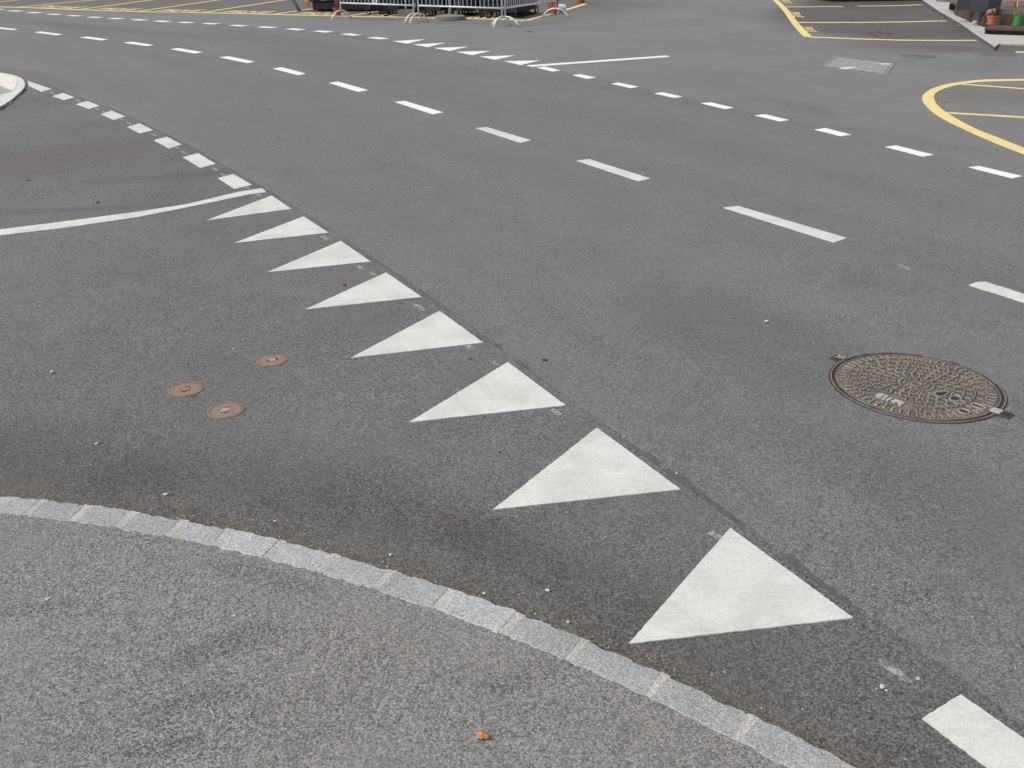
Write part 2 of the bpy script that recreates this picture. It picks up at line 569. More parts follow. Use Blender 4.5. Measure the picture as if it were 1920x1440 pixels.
M['steelwhite'] = simple('pale coated steel', (0.72, 0.73, 0.74), 0.5, 0.1, 0.10, 30, bump=0.05)
M['black'] = simple('black plastic', (0.014, 0.014, 0.018), 0.5, 0, 0.2, 40, bump=0.1)
M['navy'] = simple('navy fabric', (0.012, 0.015, 0.034), 0.85, 0, 0.2, 60, bump=0.2)
M['red'] = simple('red plastic', (0.33, 0.04, 0.04), 0.5, 0, 0.1, 40, bump=0.05)
M['redpot'] = simple('red glazed clay', (0.27, 0.065, 0.05), 0.5, 0, 0.15, 40, bump=0.1)
M['terra'] = simple('terracotta', (0.42, 0.155, 0.07), 0.8, 0, 0.14, 30, bump=0.2)
M['whiteplastic'] = simple('white plastic', (0.74, 0.74, 0.74), 0.4, 0, 0.04, 20, bump=0.0)
M['green'] = simple('green plastic', (0.03, 0.20, 0.04), 0.4, 0, 0.08, 20, bump=0.0)
M['deckside'] = simple('brown deck fascia', (0.075, 0.045, 0.040), 0.7, 0, 0.25, 25, bump=0.2)
M['deck'] = simple('brown stained deck boards', (0.135, 0.09, 0.083), 0.65, 0, 0.25, 25, bump=0.2)
M['deckshade'] = simple('shaded deck underside', (0.03, 0.02, 0.018), 0.8, 0, 0.25, 25, bump=0.2)
M['slate'] = simple('blue grey planter fibre cement', (0.045, 0.05, 0.066), 0.6, 0, 0.12, 12, bump=0.1)
M['concrete'] = simple('pale concrete', (0.47, 0.45, 0.41), 0.85, 0, 0.10, 16, bump=0.3)
M['kerbconc'] = simple('blue grey kerb concrete', (0.43, 0.45, 0.46), 0.85, 0, 0.12, 22, bump=0.3)
M['concgrey'] = simple('grey concrete', (0.15, 0.152, 0.155), 0.85, 0, 0.16, 24, bump=0.3)
M['islandwhite'] = simple('white concrete', (0.72, 0.70, 0.64), 0.8, 0, 0.06, 14, bump=0.2)
M['islandkerb'] = simple('pale kerb concrete', (0.62, 0.62, 0.61), 0.8, 0, 0.08, 30, bump=0.2)
M['islandgrey'] = simple('grey cement infill', (0.36, 0.35, 0.33), 0.85, 0, 0.10, 14, bump=0.2)
M['mossy'] = simple('mossy cement', (0.11, 0.105, 0.09), .9, 0, .3, 12, bump=0.3)
M['paver'] = simple('grey paver', (0.29, 0.29, 0.288), 0.8, 0, 0.12, 26, bump=0.3)
M['wood'] = simple('bamboo coloured slats', (0.46, 0.33, 0.14), 0.6, 0, 0.15, 30, bump=0.1)
M['orange'] = simple('amber lens', (0.55, 0.20, 0.05), 0.3, 0, 0.15, 60, bump=0.1)
M['reflector'] = simple('faded reflector', (0.40, 0.38, 0.33), 0.4, 0, 0.1, 60, bump=0.0)
M['bark'] = simple('dry woody stem', (0.16, 0.10, 0.07), 0.85, 0, 0.3, 60, bump=0.5)
M['leafdry'] = simple('dry leaf', (0.28, 0.17, 0.07), 0.8, 0, 0.3, 60, bump=0.2)
M['leafpale'] = simple('pale dry leaf', (0.55, 0.46, 0.32), 0.8, 0, 0.2, 60, bump=0.2)
M['leafrust'] = simple('rusty leaf crumbs', (0.16, 0.09, 0.07), 0.9, 0, 0.3, 60, bump=0.2)
M['leafbrown'] = simple('brown leaf litter', (0.10, 0.06, 0.045), 0.9, 0, 0.3, 60, bump=0.2)
M['petal'] = simple('pink dried flowers', (0.42, 0.22, 0.19), 0.85, 0, 0.3, 60, bump=0.3)
M['darkleaf'] = simple('dark purple leaves', (0.045, 0.025, 0.025), 0.7, 0, 0.3, 60, bump=0.3)
M['stone'] = simple('pale pebble', (0.52, 0.49, 0.43), 0.8, 0, 0.2, 120, bump=0.4)
M['gum'] = simple('black gum', (0.035, 0.033, 0.032), 0.8, 0, 0.2, 120, bump=0.3)
M['apple'] = simple('orange red fruit skin', (0.52, 0.25, 0.08), 0.6, 0, 0.35, 260, alt=(0.42, 0.085, 0.055), altfac=0.5, bump=0.3, obj=True)
M['berry'] = simple('dark red berry', (0.24, 0.03, 0.045), 0.4, 0, 0.2, 100, bump=0.1)
M['carpaint'] = simple('black car paint', (0.012, 0.012, 0.015), 0.25, 0.2, 0.05, 5, bump=0.0)
M['glass'] = simple('dark car glass', (0.02, 0.025, 0.03), 0.08, 0.0, 0.05, 5, bump=0.0)
M['rubber'] = simple('tyre rubber', (0.02, 0.02, 0.02), 0.85, 0, 0.2, 60, bump=0.2)

# ------------------------------------------------------------------ ground, road, side road, forecourt
S = 900
tag(mesh('ground', [(-S, -S, 0), (S, -S, 0), (S, S, 0), (-S, S, 0)], [(0, 1, 2, 3)], M['fore']), kind='structure')

E1px = [(51, 150), (97, 166), (139, 182), (187, 198), (234.6, 218), (287, 244), (340, 270.5), (404, 307), (472, 346),
        (546, 391), (616, 436), (694, 490), (790, 556), (906, 642), (1060, 759), (1275, 916), (1599, 1158), (1802, 1301)]
e1 = [Vector(gp(*p, ZR)[:2]) for p in E1px]
near_base = catmull(e1, 8)                                   # line of the triangle bases
e1ext = [Vector((-60, 52)), Vector((-32, 35)), Vector((-20, 27)), Vector((-12.6, 20.2))] + e1[0:] + \
        [Vector((1.62, 0.85)), Vector((2.15, -0.6)), Vector((2.9, -3.2)), Vector((3.8, -7.0))]
seam = offset(catmull(e1ext, 8), 0.05)
E2px = [(1917, 331), (1751, 291), (1596, 253), (1480, 226), (1376, 203), (1280, 182), (1198, 163), (1118, 146), (1050, 133),
        (976.6, 121.8), (886, 103.4), (802, 88.4), (763, 82), (675, 65.5), (571, 55.5), (464, 48.4), (363, 42.4), (276, 37.8),
        (192, 32.6), (115, 27), (42, 21.2), (7, 18)]
e2 = [Vector(gp(*p, ZR)[:2]) for p in E2px]
far_edge = [Vector((6.6, -7.0)), Vector((6.2, -1.5)), Vector((5.6, 2.6)), Vector((4.95, 5.4))] + e2 + \
           [Vector((-24, 37.5)), Vector((-40, 48)), Vector((-62, 62))]
far_edge = catmull(far_edge, 6)
NR = 260
A, B = resample(seam, NR), resample(list(reversed(far_edge)), NR)
vs, fs = [], []
for a, b in zip(A, B):
    vs += [(a.x, a.y, ZR), (b.x, b.y, ZR)]
for i in range(NR - 1):
    fs.append((2 * i, 2 * i + 2, 2 * i + 3, 2 * i + 1))
tag(mesh('road', vs, fs, M['road']), kind='structure')
vs, fs = [], []
for a in A: vs += [(-90, a.y - 25, ZR), (a.x, a.y, ZR)]
for i in range(NR - 1): fs.append((2 * i, 2 * i + 2, 2 * i + 3, 2 * i + 1))
tag(mesh('side_road', vs, fs, M['side']), kind='structure')
vs, fs = [], []
for a in B: vs += [(a.x, a.y, ZR), (110, a.y + 25, ZR)]
for i in range(NR - 1): fs.append((2 * i, 2 * i + 2, 2 * i + 3, 2 * i + 1))
tag(mesh('forecourt_road', vs, fs, M['fore']), kind='structure')

# tar seam: ragged dark strip where the two asphalts meet
def seam_strip(curve, i0, i1, d0, wmin, wmax, gap, step=0.02):
    poly = curve[i0:i1]
    L = sum((b - a).length for a, b in zip(poly, poly[1:]))
    n = max(4, int(L / step))
    poly = resample(poly, n)
    mb = MB()
    vs, fs = [], []
    w, on = wmin, True
    for i in range(n):
        wm = wmin + (wmax - wmin) * (0.25 + 0.75 * (i / n) ** 2)
        w = min(wm, max(wmin, w + rnd(-0.006, 0.006)))
        if rnd(0, 1) < gap: on = not on
        t = (poly[min(i + 1, n - 1)] - poly[max(i - 1, 0)]).normalized()
        nn = Vector((-t.y, t.x))
        a, b = poly[i] + nn * (d0 + rnd(-0.003, 0.003)), poly[i] + nn * (d0 + w + rnd(-0.004, 0.004))
        vs += [(a.x, a.y, ZR + 0.0015), (b.x, b.y, ZR + 0.0015)]
        if on and i < n - 1: fs.append((2 * i, 2 * i + 1, 2 * i + 3, 2 * i + 2))
    mb.add(vs, fs)
    return mb

sm = seam_strip(near_base, 12, len(near_base), 0.026, 0.005, 0.042, 0.05, 0.014)
tag(sm.build('road_seam', M['tar']), kind='structure')

# ------------------------------------------------------------------ pavement and granite kerb (an arc)
ZK = 0.022
th0, th1 = R(20), R(112)
def arc(r, t0, t1, n, jit=0.0):
    return [Vector((KC[0] + (r + rnd(-jit, jit)) * math.cos(t0 + (t1 - t0) * k / n),
                    KC[1] + (r + rnd(-jit, jit)) * math.sin(t0 + (t1 - t0) * k / n))) for k in range(n + 1)]
inner = arc(KR - 0.1015, th0, th1, 600, 0.0028)
vs = [(KC[0], KC[1], ZK - 0.003)] + [(p.x, p.y, ZK - 0.003) for p in inner] + [(p.x, p.y, -0.05) for p in inner]
n = len(inner)
fs = [(0, i + 1, i + 2) for i in range(n - 1)] + [(i + 1, i + 1 + n, i + 2 + n, i + 2) for i in range(n - 1)]
tag(mesh('pavement', vs, fs, M['pave']), kind='structure')

# joints, as seen along the kerb
JT = [(84, 937, 51, 961), (164, 946, 140, 975), (252, 958, 222, 989), (341, 975, 316, 1005), (422, 992, 405, 1024),
      (520, 1018, 500, 1046), (619, 1042, 604, 1073), (731, 1067, 711, 1101), (846, 1102, 824, 1135), (971, 1147, 953, 1183),
      (1095, 1194, 1072, 1236), (1247, 1261, 1218, 1303), (1410, 1340, 1384, 1388), (1592, 1434, 1560, 1488)]
ang = []
for a, b, c, d in JT:
    p, q = gp(a, b, ZK), gp(c, d, ZK)
    ang.append((math.atan2(p.y - KC[1], p.x - KC[0]) + math.atan2(q.y - KC[1], q.x - KC[0])) / 2)
while ang[0] < R(108): ang.insert(0, ang[0] + R(2.35))
while ang[-1] > R(24): ang.append(ang[-1] - R(2.4))
kerb = thing('kerb', 'curved kerb of grey granite setts with pale mortar joints along the foreground pavement', 'kerb', (KC[0], KC[1], 0))
JW = [0.022, 0.025, 0.030, 0.026, 0.028, 0.023]
for i in range(len(ang) - 1):
    w0, w1 = JW[i % 6] / KR / 2, JW[(i + 1) % 6] / KR / 2
    t0, t1 = ang[i] - w0, ang[i + 1] + w1
    out_r, in_r = KR + rnd(-0.002, 0.007), KR - 0.103 + rnd(-0.003, 0.003)
    k = 14
    ph, qh = rnd(0, 6), rnd(0, 6)
    oj = [(-0.003 if j in (0, k) else 0) + rnd(-0.0035, 0.003) + 0.003 * math.sin(j * .9 + ph) for j in range(k + 1)]
    ij = [(0.002 if j in (0, k) else 0) + rnd(-0.004, 0.003) + 0.003 * math.sin(j * 1.1 + qh) for j in range(k + 1)]
    zt = ZK + rnd(-0.0003, 0.0012)
    vs, fs = [], []
    for j in range(k + 1):
        t = t0 + (t1 - t0) * j / k
        rag = 1.0 - 0.25 * (1 if j in (0, k) else 0)
        for r, z in ((out_r + oj[j] + 0.004, -0.04), (out_r + oj[j], zt - 0.009), (out_r + oj[j] - 0.007, zt - 0.001),
                     (out_r - 0.035, zt + rnd(-0.001, 0.001)), (in_r + 0.035, zt + rnd(-0.001, 0.001)),
                     (in_r + ij[j] + 0.004, zt - 0.0005), (in_r + ij[j], zt - 0.004), (in_r + ij[j], -0.04)):
            vs.append((r * math.cos(t), r * math.sin(t), z))
    m8 = 8
    for j in range(k):
        for q in range(m8 - 1):
            fs.append((j * m8 + q, j * m8 + q + 1, (j + 1) * m8 + q + 1, (j + 1) * m8 + q))
    fs += [tuple(range(m8)), tuple(reversed(range(k * m8, k * m8 + m8)))]
    mesh('kerb_stone', vs, fs, random.choice(GRAN), kerb, smooth=False)
    # mortar joint after this stone
    t2 = ang[i + 1] - w1
    t1, t2 = t1 + 0.0009, t2 - 0.0009            # the joint runs under the stone ends
    mb = MB()
    o_, i_ = KR - 0.001, KR - 0.1
    P = []
    for r in (o_, i_):
        seq = range(5) if r == o_ else range(4, -1, -1)
        for j in seq:
            t = t1 + (t2 - t1) * j / 4
            P.append(((r + rnd(-0.003, 0.002)) * math.cos(t), (r + rnd(-0.003, 0.002)) * math.sin(t)))
    mb.prism(P, -0.04, ZK - 0.0008)
    mb.build('mortar_joint', M['mortar'], kerb)

# ------------------------------------------------------------------ painted markings: each its own thing
ORD = ['first', 'second', 'third', 'fourth', 'fifth', 'sixth', 'seventh', 'eighth', 'ninth', 'tenth', 'eleventh', 'twelfth',
       'thirteenth', 'fourteenth', 'fifteenth', 'sixteenth', 'seventeenth']


def mark(name, pts, mat, label, cat, group=None, amp=0.0015, step=0.015, z1=ZM):
    c = sum((Vector(p[:2]) for p in pts), Vector((0, 0))) / len(pts)
    loc = [(p[0] - c.x, p[1] - c.y) for p in pts]
    out = rough_outline(loc, step, amp) if amp else loc
    o = MB().prism(out, 0.002, z1).build(name, mat)
    o.location = (c.x, c.y, 0)
    return tag(o, label, cat, group)


def quad_px(q):
    return [tuple(gp(*p)[:2]) for p in q]


T = [[(388, 412.5), (509, 366.5), (546.5, 391.5)], [(440, 455), (569, 405.5), (616, 436)], [(501, 510), (639, 451.5), (694.5, 490)],
     [(573, 579.5), (724, 510.5), (790.5, 556.5)], [(658, 670.5), (824, 582.5), (906, 642)], [(768, 791), (952, 678.5), (1060.5, 759.5)],
     [(924, 955), (1119, 801.5), (1276, 917)], [(1179, 1206.5), (1369, 989), (1600, 1158)]]
for i, t in enumerate(T):
    k = 7 - i
    lab = ('big white give-way triangle nearest the camera, its tip almost touching the kerb' if k == 0 else
           'white give-way triangle next to the solid white line, farthest of the near row' if k == 7 else
           'white give-way triangle, %s from the camera in the row along the side road' % ORD[k])
    mark('give_way_triangle', quad_px(t), M['white'], lab, 'road marking', 'give-way triangles across the side road', 0.0011, 0.012)
FT = [[(737.5, 77.1), (763.7, 81.6), (797, 73.4)], [(775.4, 83.3), (802.5, 88), (835, 80)], [(815.6, 89.8), (844, 95.2), (877, 87.3)],
      [(857, 97), (886, 103), (920, 95.2)], [(900, 105.8), (929, 111.6), (966, 103.8)], [(946, 114.5), (976.6, 121.6), (1013, 113)]]
for i, t in enumerate(FT):
    lab = ('small white give-way triangle across the road, touching the thin white line' if i == 5 else
           'small white give-way triangle across the road, %s from the thin white line' % ORD[5 - i])
    mark('give_way_triangle', quad_px(t), M['whitefar'], lab, 'road marking', 'give-way triangles across the far entry', 0.0, 0.05)

CD = [[(1356, 389), (1384, 386), (1588, 446), (1564, 454.5)], [(1081, 301), (1104, 298), (1220, 334.5), (1197, 339.5)],
      [(892, 240), (913, 238), (996, 263), (976, 267.5)], [(741, 191), (759, 189), (831, 210.5), (812, 214)],
      [(617, 155), (634, 153), (691, 169), (672, 172)], [(511.6, 128.4), (528.4, 126), (574, 138), (559.4, 140.8)],
      [(412, 107.3), (428.4, 105.2), (477.6, 115.5), (463.8, 118)], [(320.4, 92), (334.5, 90), (380.6, 97.7), (366.4, 100.2)],
      [(232.5, 80), (248.3, 78.2), (288.7, 84.2), (276.7, 86.2)], [(149.5, 70), (164, 68.4), (203, 73.7), (190.8, 75.6)],
      [(64.7, 60.3), (76, 58.8), (118.3, 64.2), (106.7, 66)], [(-20, 51.6), (-8, 50.2), (33.3, 54.7), (25, 56.2)]]
c0a, c0b = gp(1817, 534), gp(1848, 528)
dv = gp(1588, 446) - gp(1384, 386); dv.z = 0
dv = (Matrix.Rotation(R(-2.2), 3, 'Z') @ dv)
q0 = [tuple(c0a[:2]), tuple(c0b[:2]), tuple((c0b + dv)[:2]), tuple((c0a + dv)[:2])]
q0 = [q0[0], (q0[0][0] * .5 + q0[1][0] * .5 + .02, q0[0][1] * .5 + q0[1][1] * .5 + .025)] + q0[1:]
mark('centre_line_dash', q0, M['white'], 'white centre line dash cut off by the right edge, with a chipped end', 'road marking',
     'dashes of the road centre line', 0.005, 0.02)
for i, q in enumerate(CD):
    lab = ('longest-looking white centre line dash, straight above the drop shaped gap left of the manhole' if False else
           'white centre line dash, %s to the left of the one cut by the right edge' % ORD[i])
    mark('centre_line_dash', quad_px(q), M['white'] if i < 3 else M['whitefar'], lab, 'road marking', 'dashes of the road centre line', 0.002 if i < 4 else 0, 0.02)
FR = [[(1816, 313), (1836, 311), (1917, 330), (1899, 334)], [(1660, 275), (1680, 272.5), (1751, 290), (1731, 293.3)],
      [(1527, 242.5), (1548, 240), (1596, 252.5), (1577, 255)], [(1415, 216), (1435, 214), (1480, 225), (1463, 227.4)],
      [(1315, 193.4), (1332, 191.6), (1376, 202), (1360, 204.3)], [(1227, 175), (1241, 172.6), (1280, 181), (1266, 183.4)],
      [(1146.5, 156.7), (1160, 154.6), (1198, 162.6), (1183.5, 165)], [(1073.6, 140.8), (1087, 138.8), (1118, 145.3), (1102, 147.4)],
      [(1007, 126.6), (1023, 124.8), (1051, 132), (1036, 133.8)]]
for i, q in enumerate(FR):
    mark('edge_line_dash', quad_px(q), M['whitefar'],
         'short white far edge dash, %s to the right of the far triangle row' % ORD[8 - i], 'road marking', 'dashes along the far road edge', 0.002 if i < 4 else 0, 0.02)
FL = [((692, 69.3), (727, 73.3)), ((642, 62.6), (676, 66.6)), ((590, 57.4), (624, 60.6)), ((537, 53.2), (571, 56.2)), ((482, 49.8), (520, 52)),
      ((431, 46.8), (464, 48.8)), ((379.7, 43.2), (412.8, 45.2)), ((334.5, 41), (363.8, 42.8)), ((289, 38.6), (320, 40.8)), ((246.7, 36), (276.7, 38)),
      ((204, 33.8), (232.5, 35.4)), ((164, 31.4), (192.5, 33)), ((126, 28.6), (153, 30.2)), ((87.5, 25.8), (115, 27.4)), ((51.7, 22.8), (78.3, 24.4)),
      ((15.8, 19.6), (42.5, 21.2)), ((-20, 16.2), (7.5, 18.2))]
for i, (a, b) in enumerate(FL):
    a, b = gp(*a), gp(*b)
    d = (b - a).normalized()
    a, b = a + d * .10, b - d * .10
    nn = Vector((-d.y, d.x, 0)) * 0.115
    pts = [tuple((a - nn)[:2]), tuple((b - nn)[:2]), tuple((b + nn)[:2]), tuple((a + nn)[:2])]
    mark('edge_line_dash', pts, M['whitefar'], 'short white far edge dash, %s to the left of the far triangle row' % ORD[i],
         'road marking', 'dashes along the far road edge', 0)
ND = [[(408.7, 333.7), (437.2, 326), (472, 346.4), (440, 354)], [(342.5, 294.3), (371.6, 287), (404.4, 307), (375.7, 314.6)],
      [(288.3, 262.6), (312.6, 256), (340.4, 270.6), (317, 278.2)], [(238.5, 237.8), (262, 231), (287, 244), (262.6, 250)],
      [(189, 214), (209.9, 207.2), (234.8, 218.4), (213.4, 224.7)], [(142.2, 195), (163.8, 189.2), (187, 198.4), (166.5, 204.2)],
      [(98, 180), (119, 174.3), (139.7, 182.4), (120.4, 187.5)], [(51.4, 151.3), (97.3, 167), (78, 172), (54, 160.9)]]
for i, q in enumerate(ND):
    lab = ('white dash fragment in front of the pale traffic island, cut to a point' if i == 7 else
           'square white dash at the side road mouth, %s up from the solid line' % ORD[i])
    mark('edge_line_dash', quad_px(q), M['white'], lab, 'road marking', 'square dashes along the near road edge', 0.002, 0.02)
# near solid line, far thin line, last dash at bottom right
mark('solid_line', quad_px([(-260, 424.5), (0, 430), (120, 415), (260, 396.6), (350, 382.6), (447.5, 359.4), (491.6, 352.7), (499, 360), (466, 364.5),
                            (372.5, 384), (260, 406.4), (120, 427), (0, 441), (-260, 436)]), M['white'],
     'long white line leading left from the top of the near triangle row', 'road marking', None, 0.002, 0.03)
mark('solid_line', quad_px([(987.6, 122.4), (997, 125), (1257, 106.4), (1249, 103.9)]), M['whitefar'],
     'thin white line pointing right from the far triangle row', 'road marking', None, 0)
pA, pB, pC = gp(1729, 1346.5), gp(1802, 1301.6), gp(1922, 1386)
dd = (pC - pB).normalized() * 1.0
mark('edge_line_dash', [tuple(pA[:2]), tuple(pB[:2]), tuple((pB + dd * 0.19)[:2]), tuple((pB + dd * 0.195 + Vector((.004, .006, 0)))[:2]), tuple((pB + dd)[:2]), tuple((pA + dd)[:2])],
     M['white'], 'wide white dash cut off by the bottom right corner', 'road marking', 'square dashes along the near road edge', 0.0015)

# little chipped or worn marks
FK = [(98, 173.7, 8), (147, 188, 8), (182, 204, 7), (196, 209.4, 6), (226.7, 222.7, 6), (242, 230, 7), (288.8, 252.3, 7), (331, 276, 6),
      (345, 285.7, 8), (404.4, 316.3, 8), (419, 326.6, 7), (464, 351.3, 8), (486, 365, 6), (610, 446, 14), (676, 500, 8), (786, 575, 16),
      (700, 512, 8), (884, 651, 14), (930, 680, 10), (1043, 771, 16), (1345, 1004, 26), (1697, 500, 18), (650, 40.5, 12), (664, 40.2, 7), (742, 38.6, 12), (772, 42.6, 8), (828, 46.6, 10)]
for x, y, L in FK:
    a, b = gp(x - L * .5, y - L * .33), gp(x + L * .5, y + L * .33)
    d = (b - a); nn = Vector((-d.y, d.x, 0)).normalized() * min(0.016, max(0.006, d.length * 0.22))
    pts = [a - nn, a * .4 + b * .6 - nn * 1.2, b - nn * .6, b + nn * .7, a * .5 + b * .5 + nn, a + nn * .6]
    mark('paint_fleck', [tuple(p[:2]) for p in pts], M['worn'], 'small worn fleck of white paint beside the edge markings', 'paint fleck',
         'worn paint flecks beside the edge markings', 0.002, 0.01, ZR + 0.0012)
strk = [(1645, 1231), (1660, 1238), (1690, 1256), (1712, 1277), (1704, 1279), (1678, 1262), (1655, 1246)]
mark('paint_smear', quad_px(strk), M['worn'], 'speckled white paint smear between the nearest triangle and the corner dash', 'paint smear', None, 0.005, 0.01, ZR + 0.0012)


def band(pts_px, w, closed=False, z=ZM, n=6, wfun=None):
    c = catmull([gp(*p)[:2] and Vector(gp(*p)[:2]) for p in pts_px], n)
    l, r = offset(c, lambda i: (wfun(i / (len(c) - 1)) if wfun else w) / 2), offset(c, lambda i: -(wfun(i / (len(c) - 1)) if wfun else w) / 2)
    return c, l, r


def band_mark(name, pts_px, w, mat, label, cat='road marking', group=None, n=6, z1=ZM):
    c, l, r = band(pts_px, w, n=n)
    pts = [(p.x, p.y) for p in l] + [(p.x, p.y) for p in reversed(r)]
    return mark(name, pts, mat, label, cat, group, 0, z1=ZM + 0.0012 if name in ('bay_line', 'hatch_line') and w < 0.215 else z1)


YG = 'yellow bay lines of the far left car park'
band_mark('bay_line', [(-90, 7), (0, 12.4), (55, 14.2), (150, 18), (260, 21.4), (384, 23.6), (518, 26.8), (655, 30.2), (760, 32.2), (815, 33.6),
                       (880, 34.8), (950, 36.5), (990, 38.6)], 0.22, M['yellow'], 'long yellow line along the front of the far left parking bays', group=None)
DV = [((-60, 9), (45, -1)), ((32, 13.2), (185, -1)), ((150, 17.6), (290, -1)), ((262, 20.8), (420, -1.5)), ((384, 22.8), (545, -2)),
      ((518, 26), (700, -0.5)), ((655, 29.6), (800, 6)), ((815, 33), (925, 10))]
for i, (a, b) in enumerate(DV):
    mid = ((a[0] + b[0]) / 2, (a[1] + b[1]) / 2)
    lab = 'slanting yellow bay line, %s in the far left car park counting from the photo\'s left' % ORD[i]
    A3, B3 = gp(*a), gp(*b)
    d = (B3 - A3).normalized(); nn = Vector((-d.y, d.x, 0)) * 0.07
    mark('bay_line', [tuple((A3 - nn)[:2]), tuple((B3 - nn)[:2]), tuple((B3 + nn)[:2]), tuple((A3 + nn)[:2])], M['yellow'], lab, 'road marking', YG, 0, z1=ZM + 0.001)
band_mark('corner_line', [(987, 38.2), (1027, 27.4), (1065, 17), (1098, 7)], 0.15, M['yellow'], 'yellow line running back past the terracotta pot by the barriers', n=3)
# right-hand bays
cl, l_, r_ = band([(1452, -6), (1455, 0.5), (1473, 19), (1490, 42), (1503, 57), (1515.5, 68.6)], 0.16)
mark('corner_line', [(p.x, p.y) for p in l_] + [(p.x, p.y) for p in reversed(r_)], M['yellow'], 'thick curved yellow line across the ends of the right bays', 'road marking', None, 0)
band_mark('bay_line', [(1518, 69.3), (1654, 74.2), (1740, 75.6), (1829, 75.6)], 0.16, M['yellow'], 'nearest yellow line of the right parking bays, sagging slightly', n=4)
band_mark('bay_line', [(1493, 42), (1654, 41.6), (1774, 39)], 0.20, M['yellow'], 'middle yellow line of the right parking bays', n=4)
band_mark('bay_line', [(1472, 12.8), (1580, 12)], 0.22, M['yellow'], 'left piece of the broken yellow line in front of the black car', n=4)
band_mark('bay_line', [(1610, 11.4), (1668, 10.6), (1728, 8.8)], 0.22, M['yellow'], 'right piece of the broken yellow line in front of the black car', n=4)
# yellow oval
OO = [(1960, 147.2), (1920, 147.7), (1848, 149), (1810, 152.3), (1774.7, 157.6), (1748.8, 165.4), (1732.7, 175.8), (1728.9, 184.2), (1732, 192.7), (1741, 203),
      (1756, 215.2), (1779, 228.4), (1810, 243), (1848, 260.3), (1886, 275.8), (1920, 288.8), (1990, 315)]
OI = [(1990, 302), (1920, 276.8), (1871, 257.5), (1832.8, 242.5), (1802, 227), (1779.3, 213.6), (1761, 200), (1753, 189.5), (1751, 180.3), (1756.4, 172.6),
      (1771.7, 165.4), (1796, 158.9), (1817.5, 155.6), (1848, 152.9), (1920, 151), (1960, 150.4)]
oo, oi = catmull([Vector(gp(*p)[:2]) for p in OO], 5), catmull([Vector(gp(*p)[:2]) for p in OI], 5)
mark('yellow_oval', [(p.x, p.y) for p in oo] + [(p.x, p.y) for p in oi], M['yellow'], 'thick yellow rounded outline painted at the right edge', 'road marking', None, 0)
band_mark('hatch_line', [(1801, 157.2), (1860, 161.6), (1960, 169)], 0.075, M['yellow'], 'upper thin yellow line inside the yellow oval', n=2)
band_mark('hatch_line', [(1770, 211.2), (1850, 215.4), (1960, 222.4)], 0.085, M['yellow'], 'lower thin yellow line inside the yellow oval', n=2)
band_mark('solid_line', [(1906, 97.4), (1960, 97.8)], 0.14, M['whitefar'], 'short white line in front of the concrete step at the right edge', n=2)

# PRIVÉ lettering
fc = bpy.data.curves.new('word_curve', 'FONT')
fc.body = 'PRIVÉ'
fc.size = 1.0
fc.offset = 0.022
fo = bpy.data.objects.new('word_curve', fc)
COL.objects.link(fo)
bpy.context.view_layer.update()
dg = bpy.context.evaluated_depsgraph_get()
word_me = bpy.data.meshes.new_from_object(fo.evaluated_get(dg))
bpy.data.objects.remove(fo)
wv = [v.co.copy() for v in word_me.vertices]
wx0, wx1 = min(v.x for v in wv), max(v.x for v in wv)
wcap = 0.69


def word(o, ux, uy, label, group):
    """o = foot of P, ux = along the word, uy = cap height vector"""
    me = word_me.copy()
    me.name = 'painted_word'
    for v, w in zip(me.vertices, wv):
        p = ux * ((w.x - wx0) / (wx1 - wx0)) + uy * (w.y / wcap)
        v.co = (p.x, p.y, 0)
    ob = link('painted_word', me, M['yellow'])
    ob.location = (o.x, o.y, ZM)
    return tag(ob, label, 'lettering', group)


WG = 'PRIVÉ lettering in the parking bays'
bays = [0, 1, 2, 3, 4, 5, 6, 7]
BL = [(32, 13.2), (150, 17.8), (262, 21.2), (384, 23.4), (518, 26.6), (655, 30), (815, 33.6), (985, 38)]
for i in range(7):
    a, b = gp(*BL[i]), gp(*BL[i + 1])
    d = (b - a)
    up = (gp(*DV[min(i + 1, 7)][1]) - gp(*DV[min(i + 1, 7)][0])).normalized()
    o = a + d * 0.19 + up * 0.22
    word(o, d * 0.62, up * 0.78, 'yellow PRIVÉ lettering, %s of the words in the far left bays from the left' % ORD[i], WG)
word(gp(1504, 50.2), gp(1513.5, 59.2) - gp(1504, 50.2), (gp(1521.5, 51.2) - gp(1504, 50.2)), 'yellow PRIVÉ lettering in the nearest of the right bays', WG)
word(gp(1480.5, 21.8), gp(1489, 31.4) - gp(1480.5, 21.8), (gp(1497, 22.9) - gp(1480.5, 21.8)), 'yellow PRIVÉ lettering in the middle one of the right bays', WG)
word(gp(1462, -1.5), gp(1469.5, 4.8) - gp(1462, -1.5), (gp(1477.5, -0.6) - gp(1462, -1.5)), 'yellow PRIVÉ lettering in the farthest of the right bays', WG)

# ------------------------------------------------------------------ manhole cover
mc = Vector((1.751, 3.684, 0))
MR = 0.354
manhole = thing('manhole_cover', 'large round cast iron manhole cover with rusty studded lid', 'manhole cover', (mc.x, mc.y, 0))


def ml(px, py, z=0.012):
    p = gp(px, py, z)
    return Vector((p.x - mc.x, p.y - mc.y))


